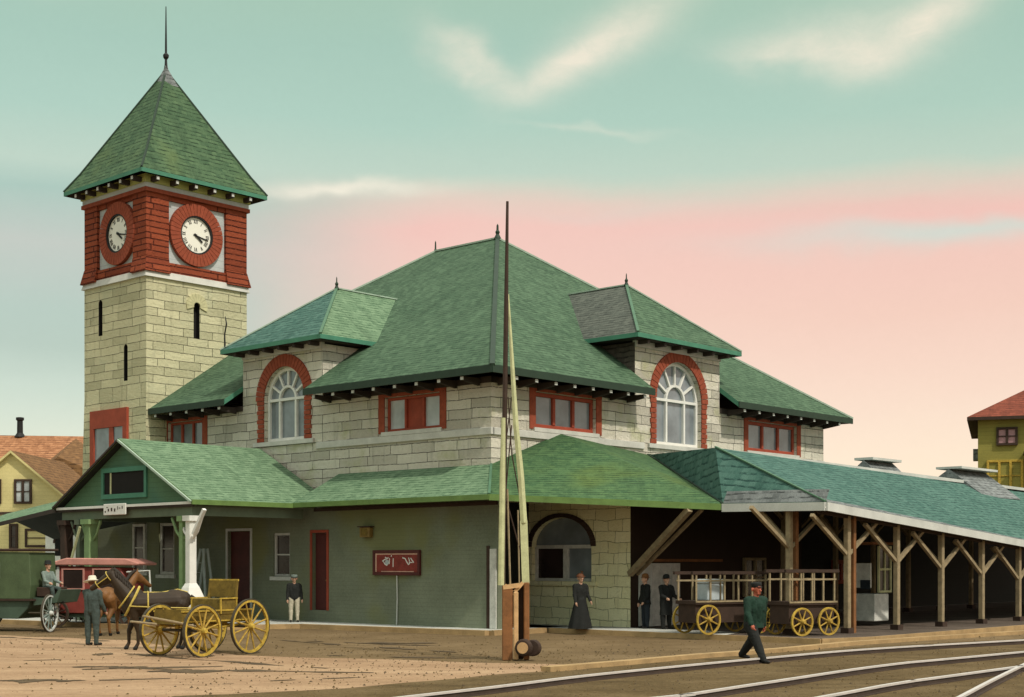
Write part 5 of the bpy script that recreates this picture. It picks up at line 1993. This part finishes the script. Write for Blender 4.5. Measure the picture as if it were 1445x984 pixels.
    if coat_tail:
        n, rows = 20, 5
        v_, f_ = [], []
        for j in range(rows):
            z = (1.12-(coat_tail+0.2)*j/(rows-1))*s
            k = j/(rows-1)
            for i in range(n):
                a = 2*PI*i/n
                wv = 1+0.05*k*math.sin(5*a)
                v_.append(((0.19+0.05*k)*s*math.cos(a)*wv, (0.125+0.055*k)*s*math.sin(a)*wv, z))
        for j in range(rows-1):
            for i in range(n):
                i2 = (i+1) % n
                f_.append((j*n+i, j*n+i2, (j+1)*n+i2, (j+1)*n+i))
        MB().add(v_, f_).build('coat_skirt', coat, t, smooth=True)
    if skirt:
        n, rows = 32, 9
        v_, f_ = [], []
        for j in range(rows):
            k = j/(rows-1)
            z = (1.06-1.03*k)*s
            for i in range(n):
                a = 2*PI*i/n
                wv = 1+0.09*k*math.sin(7*a+1.5*math.sin(2*a))
                rx = (0.155+0.235*k**0.9)*s*wv
                ry = (0.12+0.19*k**0.9)*s*wv
                v_.append((rx*math.cos(a), ry*math.sin(a)+0.02*k, z))
        for j in range(rows-1):
            for i in range(n):
                i2 = (i+1) % n
                f_.append((j*n+i, j*n+i2, (j+1)*n+i2, (j+1)*n+i))
        f_.append(tuple(range(n)))
        MB().add(v_, f_).build('skirt', skirt, t, smooth=True)
    top_ = hd+Vector((0, 0.012, 0.075))*s
    if hat == 'bowler':
        MB().lathe(top_, [(0.145, -0.006), (0.148, 0.0), (0.12, 0.012), (0.107, 0.014), (0.106, 0.07), (0.085, 0.115), (0.03, 0.132)], 18).build('hat', hatm, t, smooth=True)
    elif hat == 'wide':
        MB().lathe(top_, [(0.235, -0.03), (0.24, -0.02), (0.16, 0.006), (0.112, 0.014), (0.108, 0.08), (0.09, 0.125), (0.03, 0.12)], 20, axis=(0.15, -0.12, 1)).build('hat', hatm, t, smooth=True)
    elif hat == 'cap':
        c_ = MB().lathe(top_, [(0.106, -0.02), (0.108, 0.0), (0.125, 0.05), (0.11, 0.085), (0.03, 0.095)], 18)
        c_.build('cap', hatm, t, smooth=True)
        MB().lathe(top_+Vector((0, -0.07, -0.012))*s, [(0.08, 0), (0.085, 0.008), (0.07, 0.014)], 14, axis=(0, -0.2, 1)).build('peak', 'shoe', t)
    elif hat == 'bonnet':
        MB().lathe(top_+Vector((0, 0.0, -0.005)), [(0.15, 0.0), (0.155, 0.015), (0.11, 0.03), (0.10, 0.07), (0.06, 0.10), (0.02, 0.105)], 16, axis=(0, -0.1, 1)).build('hat', hatm, t, smooth=True)
        MB().tube([top_+Vector((0.05, 0.02, 0.05)), top_+Vector((0.09, 0.06, 0.14)), top_+Vector((0.06, 0.12, 0.17))], [0.02, 0.03, 0.01], 6).build('feather', hatm, t)
    elif hat == 'hair':
        pass
    return t


def foot(u, v, z=0.0):
    x, y = gp(u, v, z)
    return (x, y, z)


# man with broad pale hat by the horses (back to us)
person('man in slate suit and broad pale hat standing with his back turned beside the horses', foot(130, 911), R(160), 1.80, 'cloth_slate', 'cloth_slate', 'wide', 'straw', bulk=1.18,
       armL=(0.10, 0.15, 0.5), armR=(0.14, 0.5, 0.9))
person('man in dark jacket and pale trousers standing at the green wall beside a window', foot(415, 878, 0.15), R(15), 1.62, 'cloth_black', 'cloth_tan', 'cap', 'cloth_grey',
       armL=(0.12, 0.1, 0.2), armR=(0.18, 0.0, 0.3), bulk=1.15)
person('woman in long black coat and skirt in front of the pale yellow stone bay', foot(819, 888.5, 0.15), R(25), 1.70, 'cloth_black', 'cloth_black', 'bonnet', 'hair', skirt='cloth_black',
       armL=(0.10, 0.15, 0.35), armR=(0.10, 0.2, 0.5), bulk=1.12)
person('man in navy suit standing beside the corner of the pale stone bay', foot(911, 887, 0.15), R(-70), 1.66, 'cloth_black', 'cloth_navy', 'bowler', 'timber_brown', armL=(0.08, 0.1, 0.2), armR=(0.12, 0.2, 0.4), coat_tail=0.12, bulk=1.2)
person('stout man in long black overcoat and bowler hat standing next to the baggage cart', foot(940, 888, 0.15), R(35), 1.64, 'cloth_black', 'cloth_black', 'bowler', 'cloth_black', armL=(0.12, 0.35, 0.9), armR=(0.14, 0.3, 0.9), coat_tail=0.45, bulk=1.3)
person('man in dark green jacket with a flushed face striding across the tracks', foot(1064, 935), R(38), 1.84, 'cloth_green', 'cloth_black', 'cap', 'cloth_black', stride=0.52, bulk=1.42,
       armL=(0.24, 0.30, 0.3), armR=(0.20, -0.30, 0.25), coat_tail=0.10, lean=0.05, skin='ruddy')

# ------------------------------------------------------------------ wheels and vehicles


def wheel(parent, c, r, axis, rimm='wag_yellow', nsp=12, tyre='tyre', w=0.05, name='wheel', hubm=None, spm=None, rw=0.085):
    """rim with separate tyre, hub and spokes"""
    ax = Vector(axis).normalized()
    c = Vector(c)
    ref = Vector((0, 0, 1))
    s = ax.cross(ref).normalized()
    up_ = s.cross(ax)
    rim = MB().lathe(c-ax*w/2, [(r-rw, 0), (r-0.025, 0), (r-0.025, w), (r-rw, w), (r-rw, 0)], 36, axis=ax)
    rim.f = rim.f[:-2]
    rim.m = rim.m[:-2]
    rm = rim.build(name, rimm, parent)
    ty = MB().lathe(c-ax*(w/2+0.004), [(r-0.027, 0), (r, 0), (r, w+0.008), (r-0.027, w+0.008), (r-0.027, 0)], 36, axis=ax)
    ty.f = ty.f[:-2]
    ty.m = ty.m[:-2]
    ty.build('tyre', tyre, rm)
    MB().lathe(c-ax*0.12, [(0.045, 0), (0.07, 0.02), (0.085, 0.09), (0.085, 0.15), (0.065, 0.21), (0.05, 0.24)], 12, axis=ax).build('hub', hubm or rimm, rm)
    for k in range(nsp):
        a = 2*PI*(k+0.5)/nsp
        d = s*math.cos(a)+up_*math.sin(a)
        MB().tube([c+d*0.06, c+d*(r-rw+0.015)], [0.027, 0.019], 6).build('spoke', spm or rimm, rm)
    return rm


# yellow buckboard: modelled heading +X, wheels in the XZ plane
hdg = math.atan2(-0.73, -0.68)
nf = Vector((*gp(285, 927), 0))
nr = Vector((*gp(355, 924), 0))
ctr = nf.lerp(nr, 0.5)+Vector((-0.60, 0.37, 0))
dirv = (nf-nr)
hdg = math.atan2(-0.85, -0.53)
wag = local_thing('wagon', 'open yellow wheeled buckboard wagon with box seat in front of the station', 'wagon', (ctr.x, ctr.y, 0), hdg)
WBs, TRK = 1.62, 1.40
for x_, r_ in ((WBs/2, 0.62), (-WBs/2, 0.67)):
    for y_ in (-TRK/2, TRK/2):
        wheel(wag, (x_, y_, r_), r_, (0, 1 if y_ > 0 else -1, 0), spm='wag_spoke', w=0.06)
    MB().tube([(x_, -TRK/2, r_), (x_, TRK/2, r_)], 0.035, 8).build('axle', 'tyre', wag)
bd = MB()
bd.box((0.05, 0, 0.80), (2.35, 0.86, 0.05))
bd.box((0.05, 0.43, 0.94), (2.35, 0.03, 0.26))
bd.box((0.05, -0.43, 0.94), (2.35, 0.03, 0.26))
bd.box((1.21, 0, 0.97), (0.03, 0.83, 0.30))
bd.box((-1.11, 0, 0.94), (0.03, 0.83, 0.26))
wb2 = bd.build('body', 'wag_body', wag)
tm = MB()
for y_ in (-0.452, 0.452):
    tm.bar((-1.13, y_, 1.075), (1.23, y_, 1.075), 0.04, 0.035)
    tm.bar((-1.13, y_, 0.83), (1.23, y_, 0.83), 0.03, 0.03)
tm.build('body_trim', 'wag_yellow', wb2)
st2 = MB()
st2.box((-0.30, 0, 1.16), (0.55, 0.92, 0.38))
seat = st2.build('seat_box', 'wag_body', wag, bevel=0.015)
MB().bar((-0.58, -0.44, 1.35), (-0.64, -0.44, 1.78), 0.05, 0.05).bar((-0.58, 0.44, 1.35), (-0.64, 0.44, 1.78), 0.05, 0.05).box((-0.62, 0, 1.58), (0.05, 0.9, 0.40)).build('seat_back', 'wag_body', seat)
for y_ in (-0.475, 0.475):
    MB().bar((-0.57, y_, 0.99), (-0.57, y_, 1.35), 0.035, 0.03).bar((-0.03, y_, 0.99), (-0.03, y_, 1.35), 0.035, 0.03).bar(
        (-0.6, y_, 1.36), (0.0, y_, 1.36), 0.04, 0.03).build('seat_trim', 'wag_yellow', seat)
MB().bar((-0.65, -0.47, 1.79), (-0.65, 0.47, 1.79), 0.04, 0.05).build('back_rail', 'wag_yellow', seat)
for y_ in (-0.5, 0.5):
    MB().tube([(-1.1, y_*0.7, 0.74), (0, y_*0.7, 0.66), (1.15, y_*0.7, 0.74)], 0.03, 6).build('spring', 'wag_yellow', wag)
MB().box((0.0, 0, 0.70), (1.9, 0.10, 0.07)).build('reach_pole', 'wag_yellow', wag)


def horse(label, loc, rz, coat, sc_=1.0, harness=True, head_turn=0.0, head_up=0.0):
    t = local_thing('horse', label, 'horse', loc, rz, 'horses at the station front', sc_)
    S = []
    C, H_ = 0, 1
    ht = head_turn
    S += [((-0.58, 0.07, 1.22), (0.40, 0.06, 1.16), 0.27, 0.28, C), ((-0.58, -0.07, 1.22), (0.40, -0.06, 1.16), 0.27, 0.28, C),
          ((-0.2, 0, 1.13), (0.2, 0, 1.10), 0.31, 0.31, C), ((-0.72, 0, 1.26), (-0.5, 0, 1.30), 0.24, 0.24, C),
          ((0.42, 0, 1.34), (0.50, 0, 1.14), 0.22, 0.26, C), ((0.60, 0, 1.06), (0.5, 0, 1.0), 0.19, 0.2, C)]
    pl_ = Vector((1.02, ht*0.35, 1.88+head_up))
    S += [((0.55, 0, 1.28), (0.80, ht*0.12, 1.58), 0.24, 0.175, C), ((0.80, ht*0.12, 1.58), tuple(pl_), 0.175, 0.125, C),
          ((0.5, 0, 1.08), (0.86, ht*0.15, 1.50), 0.18, 0.12, C)]
    hd_ = Vector((math.cos(ht*1.2)*0.50, math.sin(ht*1.2)*0.50, -0.34))
    muz = pl_+hd_
    S += [(tuple(pl_+Vector((0, 0, 0.02))), tuple(pl_+hd_*0.45), 0.125, 0.115, C), (tuple(pl_+hd_*0.45), tuple(muz), 0.105, 0.068, C),
          (tuple(pl_+hd_*0.15+Vector((0, 0, -0.08))), tuple(pl_+hd_*0.35+Vector((0, 0, -0.07))), 0.09, 0.08, C)]
    for y_ in (-1, 1):
        S.append((tuple(pl_+Vector((-0.02, y_*0.06, 0.10))), tuple(pl_+Vector((0.0, y_*0.075, 0.23))), 0.034, 0.012, C))
    for y_, dx in ((-1, 0.10), (1, -0.12)):
        S += [((0.50, y_*0.15, 1.08), (0.46, y_*0.17, 0.84), 0.15, 0.105, C), ((0.46, y_*0.17, 0.84), (0.50+dx, y_*0.15, 0.48), 0.098, 0.062, C),
              ((0.50+dx, y_*0.15, 0.50), (0.50+dx, y_*0.15, 0.17), 0.056, 0.042, C), ((0.50+dx, y_*0.15, 0.17), (0.55+dx, y_*0.15, 0.08), 0.045, 0.05, C),
              ((0.55+dx, y_*0.15, 0.07), (0.57+dx, y_*0.15, 0.045), 0.056, 0.062, H_)]
    for y_, dx in ((-1, 0.05), (1, -0.04)):
        S += [((-0.66, y_*0.13, 1.14), (-0.52, y_*0.17, 0.86), 0.22, 0.135, C), ((-0.54, y_*0.17, 0.88), (-0.80+dx, y_*0.15, 0.56), 0.13, 0.07, C),
              ((-0.80+dx, y_*0.15, 0.56), (-0.74+dx, y_*0.15, 0.19), 0.06, 0.044, C), ((-0.74+dx, y_*0.15, 0.18), (-0.69+dx, y_*0.15, 0.08), 0.046, 0.05, C),
              ((-0.69+dx, y_*0.15, 0.07), (-0.67+dx, y_*0.15, 0.045), 0.056, 0.062, H_)]
    fuse('body', [(Vector(a), Vector(b), c, d, e_) for a, b, c, d, e_ in S], [coat, 'black'], t, 0.02, 4)
    MB().tube([(-0.92, 0, 1.36), (-1.06, 0.02, 1.25), (-1.10, 0.03, 0.95), (-1.06, 0.03, 0.62), (-1.04, 0.03, 0.5)], [0.05, 0.07, 0.08, 0.07, 0.01], 8).build('tail', 'mane', t, smooth=True)
    mn = MB()
    crest = [Vector((0.46, 0, 1.52)), Vector((0.68, ht*0.1, 1.76)), Vector((0.86, ht*0.22, 1.95)), pl_+Vector((-0.06, 0, 0.14)), pl_+Vector((0.08, 0, 0.10))]
    mn.tube(crest, [0.03, 0.055, 0.06, 0.055, 0.03], 8)
    for k in range(9):
        p = crest[0].lerp(crest[3], (k+0.5)/9)+Vector((0, 0.05, -0.02))
        mn.tube([p, p+Vector((-0.02, 0.07, -0.10)), p+Vector((-0.03, 0.09, -0.20))], [0.035, 0.035, 0.008], 6)
    mn.build('mane', 'mane', t, smooth=True)
    for y_ in (-1, 1):
        MB().ball(pl_+hd_*0.25+Vector((-hd_.y*0.2, y_*0.105, 0.04)), 0.02, seg=8, rings=6).build('eye', 'black', t)
    if harness:
        def loop(c, n_, rx, ry, w_, name, tilt=0.0):
            pts = []
            for k in range(22):
                a = 2*PI*k/22
                pts.append((c[0]+math.sin(a)*ry*math.sin(tilt), c[1]+rx*math.cos(a), c[2]+ry*math.sin(a)*math.cos(tilt)))
            MB().tube(pts, w_, 6, closed=True).build(name, 'harness', t)
        loop((0.52, 0, 1.24), 0, 0.275, 0.40, 0.034, 'collar', -0.45)
        loop((0.66, 0, 1.34), 0, 0.235, 0.33, 0.022, 'hame_strap', -0.6)
        loop((0.14, 0, 1.13), 0, 0.345, 0.352, 0.02, 'girth_strap')
        MB().tube([(0.30, 0, 1.46), (-0.2, 0, 1.452), (-0.6, 0, 1.53), (-0.85, 0, 1.46)], 0.022, 6).build('back_strap', 'harness', t)
        for y_ in (-1, 1):
            MB().tube([(0.6, y_*0.30, 1.12), (-0.2, y_*0.37, 1.08), (-0.85, y_*0.33, 1.06), (-1.5, y_*0.34, 0.95)], 0.018, 6).build('trace', 'harness', t)
        q0 = pl_+hd_*0.75
        nrm = hd_.normalized()
        s1 = nrm.cross(Vector((0, 0, 1))).normalized()
        s2 = s1.cross(nrm)
        for fr_k, rr in ((0.72, 0.098), (0.12, 0.15)):
            cc = pl_+hd_*fr_k
            MB().tube([cc+(s1*math.cos(2*PI*k/16)+s2*math.sin(2*PI*k/16))*rr for k in range(16)], 0.014, 5, closed=True).build('bridle', 'harness', t)
        for y_ in (-1, 1):
            MB().tube([pl_+hd_*0.12+s1*y_*0.145, pl_+hd_*0.72+s1*y_*0.098], 0.013, 5).build('bridle', 'harness', t)
    return t


# dark horse alongside the wagon, heading left and a little towards us
hp = gp(213, 917)
horse('dark brown horse in yellow harness at the head of the yellow wagon', (hp[0]+0.05, hp[1]+0.05, 0), R(196), 'horse_dark', 1.0, True, head_turn=-0.25, head_up=0.02)
# chestnut horse standing end on behind it
h2 = gp(158, 897)
horse('chestnut horse seen from behind standing next to the red carriage', (h2[0], h2[1]+0.4, 0), R(78), 'horse_brown', 0.97, False, head_turn=-0.5)
# shaft pole lying forward from the wagon
MB().tube([wag.matrix_world.inverted() @ Vector((0, 0, 0))] and [(0.8, 0.45, 0.72), (1.6, 0.55, 0.86), (2.5, 0.52, 1.02)], [0.035, 0.03, 0.025], 8).build('shaft', 'timber', wag)
MB().tube([(0.8, -0.35, 0.72), (1.5, -0.40, 0.80), (2.0, -0.40, 0.86)], [0.035, 0.03, 0.025], 8).build('shaft', 'timber', wag)

# ---- dark green closed coach at the left edge (heading right, towards +X)


def prof_body(mb, prof, y0, y1, mi=0):
    n = len(prof)
    vs = [(x, y0, z) for x, z in prof]+[(x, y1, z) for x, z in prof]
    fs = [list(range(n)), list(range(2*n-1, n-1, -1))]+[[i, n+i, n+(i+1) % n, (i+1) % n] for i in range(n)]
    mb.add(vs, fs, mi)


gx0 = gp(70, 893)
gcx, gcy = gx0[0]-1.55, gx0[1]+1.3
gcoach = local_thing('carriage', 'dark green closed carriage with arched window and pale front wheel at left edge', 'carriage', (gcx, gcy, 0), R(-14))
mb = MB()
prof_body(mb, [(-2.3, 1.05), (1.0, 1.05), (1.05, 1.5), (1.0, 2.55), (-2.3, 2.6)], -0.75, 0.75)
gb_ = mb.build('body', 'coach_green', gcoach, bevel=0.02)
mb = MB()
prof_body(mb, [(-2.2, 0.42), (0.55, 0.42), (0.9, 0.75), (1.0, 1.0), (-2.3, 1.0)], -0.68, 0.68)
mb.build('lower_body', 'coach_green_low', gcoach, bevel=0.02)
MB().box((-0.6, 0, 1.03), (3.5, 1.56, 0.06)).build('waist_rail', 'timber_dark', gcoach)
MB().box((-0.65, 0, 2.63), (3.5, 1.62, 0.08)).build('roof', 'timber_dark', gcoach, bevel=0.02)
FC = lambda u, o, z: Vector((u, -0.75-o, z))
for ww in (-0.35, -1.75):
    mbw = MB().add([FC(ww-.25, .01, 1.72), FC(ww+.25, .01, 1.72)]+[FC(ww+.25*math.cos(PI*k/10), .01, 2.15+.25*math.sin(PI*k/10)) for k in range(11)], [list(range(13))])
    wn_ = mbw.build('window', 'glass_dark', gb_)
    MB().ring(FC, ww, 2.15, 0.25, 0.31, 0.004, 0.03, 0, PI, 10).fbox(FC, ww-.31, ww-.25, .004, .03, 1.70, 2.15).fbox(FC, ww+.25, ww+.31, .004, .03, 1.70, 2.15).build('window_frame', 'porch_beam', wn_)
wheel(gcoach, (1.72, -0.72, 0.61), 0.61, (0.99, 0.12, 0), 'pale_grey', 12, spm='cloth_grey')
wheel(gcoach, (-1.6, -0.80, 0.66), 0.66, (0, -1, 0), 'pale_grey', 12)
wheel(gcoach, (-1.6, 0.80, 0.66), 0.66, (0, 1, 0), 'pale_grey', 12)
MB().tube([(1.72, -0.72, 0.61), (0.9, -0.60, 0.61)], 0.03, 8).build('axle', 'tyre', gcoach)
MB().tube([(-1.6, -0.75, 0.66), (-1.6, 0.75, 0.66)], 0.03, 8).build('axle', 'tyre', gcoach)
mb = MB()
prof_body(mb, [(1.06, 0.85), (1.9, 0.95), (2.05, 1.35), (1.95, 1.36), (1.75, 1.08), (1.06, 1.1)], -0.6, 0.6)
mb.build('footboard', 'coach_green_low', gcoach)
MB().box((1.35, 0, 1.28), (0.5, 1.0, 0.3)).build('driver_seat', 'timber_dark', gcoach, bevel=0.02)
th = local_thing('tmp', 'x', 'x', (0, 0, 0), 0)
bpy.data.objects.remove(th)
dm = Matrix.Rotation(R(-14), 4, 'Z') @ Vector((1.32, -0.2, 0))
person('coachman in grey coat sitting on the front seat of the green carriage', (gcx+dm.x, gcy+dm.y, 0.55), R(55), 1.68, 'cloth_grey', 'cloth_slate', 'bowler', 'cloth_black', armL=(0.1, 0.5, 0.8), armR=(0.1, 0.5, 0.8), sit=True)

# ---- red carriage behind the man
rx0 = gp(128, 887)
rcoach = local_thing('carriage', 'red closed carriage with salmon coloured canvas roof in front of the porch', 'carriage', (rx0[0]+0.1, rx0[1]+0.9, 0), R(-8))
mb = MB()
prof_body(mb, [(-1.25, 0.5), (0.9, 0.5), (1.25, 0.85), (1.25, 1.55), (0.95, 2.05), (-1.3, 2.10), (-1.3, 0.9)], -0.68, 0.68)
rb_ = mb.build('body', 'coach_red', rcoach, bevel=0.02)
mb = MB()
prof_body(mb, [(-1.45, 2.13), (1.65, 2.13), (1.7, 2.20), (1.2, 2.36), (-0.9, 2.38), (-1.5, 2.22)], -0.80, 0.80)
mb.build('roof', 'coach_roof', rcoach, bevel=0.03)
FR = lambda u, o, z: Vector((u, -0.68-o, z))
for u0, u1 in ((-1.05, -0.35), (0.05, 0.75)):
    wr_ = MB().fbox(FR, u0, u1, 0.004, 0.02, 1.35, 1.98).build('window', 'glass_dark', rb_)
    MB().fbox(FR, u0-.06, u0, .004, .04, 1.3, 2.03).fbox(FR, u1, u1+.06, .004, .04, 1.3, 2.03).fbox(FR, u0, u1, .004, .04, 1.98, 2.03).fbox(FR, u0, u1, .004, .04, 1.3, 1.35).build('window_frame', 'coach_roof', wr_)
MB().fbox(FR, -1.28, -1.2, 0.004, 0.03, 0.6, 2.08).build('corner_trim', 'pale_grey', rb_)
MB().box((0.1, 0, 0.42), (3.3, 1.2, 0.12)).build('underframe', 'coach_green_low', rcoach)
for x_ in (-1.3, 1.45):
    for y_ in (-0.82, 0.82):
        wheel(rcoach, (x_, y_, 0.5), 0.5, (0, 1 if y_ > 0 else -1, 0), 'timber_dark', 10)
    MB().tube([(x_, -0.8, 0.5), (x_, 0.8, 0.5)], 0.03, 8).build('axle', 'tyre', rcoach)
MB().tube([(1.2, -0.66, 1.9), (2.0, -0.66, 1.95), (2.05, -0.66, 1.0)], 0.035, 6).build('canopy_iron', 'pale_grey', rcoach)
MB().box((1.6, 0, 0.95), (0.6, 1.0, 0.12)).build('driver_seat', 'timber_dark', rcoach)

# ---- baggage carts on the platform


def cart(label, loc, rz, L, n, rail_z, r=0.43):
    t = local_thing('baggage_cart', label, 'baggage cart', loc, rz, 'baggage carts on the platform')
    MB().box((0, 0, 0.92), (L, 0.95, 0.10)).build('deck', 'timber_dark', t)
    MB().box((0, -0.485, 0.95), (L, 0.02, 0.05)).build('deck_edge', 'timber', t)
    for y_ in (-0.42, 0.42):
        for k in range(n):
            x_ = -L/2+0.06+(L-0.12)*k/(n-1)
            MB().bar((x_, y_, 0.97), (x_, y_, rail_z), 0.045, 0.045).build('stake', 'timber', t)
        MB().bar((-L/2-0.1, y_, rail_z+0.03), (L/2+0.1, y_, rail_z+0.03), 0.09, 0.09).build('top_rail', 'timber_dark', t)
        MB().bar((-L/2, y_*1.02, 0.97+(rail_z-0.97)*0.75), (L/2, y_*1.02, 0.97+(rail_z-0.97)*0.75), 0.04, 0.05).build('side_rail', 'timber', t)
    for x_ in ((-L/2+0.4, L/2-0.4) if L > 2 else (-0.5, 0.5)):
        for y_ in (-0.56, 0.56):
            wheel(t, (x_, y_, r), r, (0, 1 if y_ > 0 else -1, 0), 'wag_spoke', 8, tyre='wag_yellow', w=0.045, rw=0.055)
        MB().tube([(x_, -0.52, r), (x_, 0.52, r)], 0.03, 8).build('axle', 'tyre', t)
    MB().box((0, 0, 0.60), (L-0.1, 0.80, 0.53)).build('under_box', 'timber_dark', t)
    return t


brz = math.atan2(BX.y, BX.x)
CX = Vector((0.86, 0.51, 0)).normalized()
CY = Vector((-CX.y, CX.x, 0))
crz_ = math.atan2(CX.y, CX.x)
c1 = Vector((*gp(1000, 896, 0.15), 0.15))
cart1 = cart('long dark baggage cart with tall stakes and yellow wheels beside the overcoated man', tuple(c1+CX*0.95+CY*0.56), crz_, 2.7, 6, 1.74)
c2 = Vector((*gp(1132, 898, 0.15), 0.15))
cart2 = cart('shorter baggage cart with pale stakes between the doubled canopy posts', tuple(c2+CX*0.5+CY*0.56), crz_, 1.8, 5, 1.80, 0.40)
# trunks on the first cart


def trunk(label, loc, rz, s_, mat):
    t = local_thing('trunk', label, 'trunk', loc, rz, 'trunks on the baggage carts')
    MB().box((0, 0, s_[2]*0.38), (s_[0], s_[1], s_[2]*0.75)).build('case', mat, t, bevel=0.02)
    MB().box((0, 0, s_[2]*0.88), (s_[0]*1.02, s_[1]*1.02, s_[2]*0.23)).build('lid', mat, t, bevel=0.03)
    for x_ in (-0.3, 0.3):
        MB().box((x_*s_[0], 0, s_[2]*0.5), (0.05, s_[1]*1.05, s_[2]*1.02)).build('strap', 'timber', t)


l1 = cart1.location
trunk('grey blue trunk on the deck of the long baggage cart', tuple(l1+CX*-0.45+Vector((0, 0, 0.972))), crz_, (0.6, 0.5, 0.62), 'pale_blue')
# ---- ticket kiosk bits under the canopy: white notice door with yellow sash
k0 = Vector((*gp(1218, 886, 0.15), 0.15))
kz = local_thing('platform_kiosk', 'worn white kiosk with yellow sash window under the canopy', 'kiosk', tuple(k0+Vector((0.5, 1.6, 0))), brz)
MB().box((0.3, 0.0, 0.6), (0.95, 0.8, 0.9)).build('counter', 'white_worn', kz, bevel=0.02)
MB().box((-0.2, 0.0, 1.65), (0.08, 0.55, 0.8)).build('notice_board', 'white_worn', kz)
MB().box((-0.25, -0.1, 1.35), (0.03, 0.35, 0.3)).build('notice', 'cloth_navy', kz)
fk = MB()
for x_ in (0.05, 0.45, 0.85):
    fk.box((x_, -0.42, 1.85), (0.07, 0.06, 1.5))
for z_ in (1.12, 1.85, 2.58):
    fk.box((0.45, -0.423, z_), (0.86, 0.062, 0.07))
fko = fk.build('sash', 'timber_pale', kz)
MB().box((0.45, -0.40, 1.85), (0.78, 0.015, 1.45)).build('pane', 'glass_dark', fko)
MB().box((0.35, 0.05, 2.7), (1.7, 1.1, 0.08)).build('roof', 'timber_brown', kz)
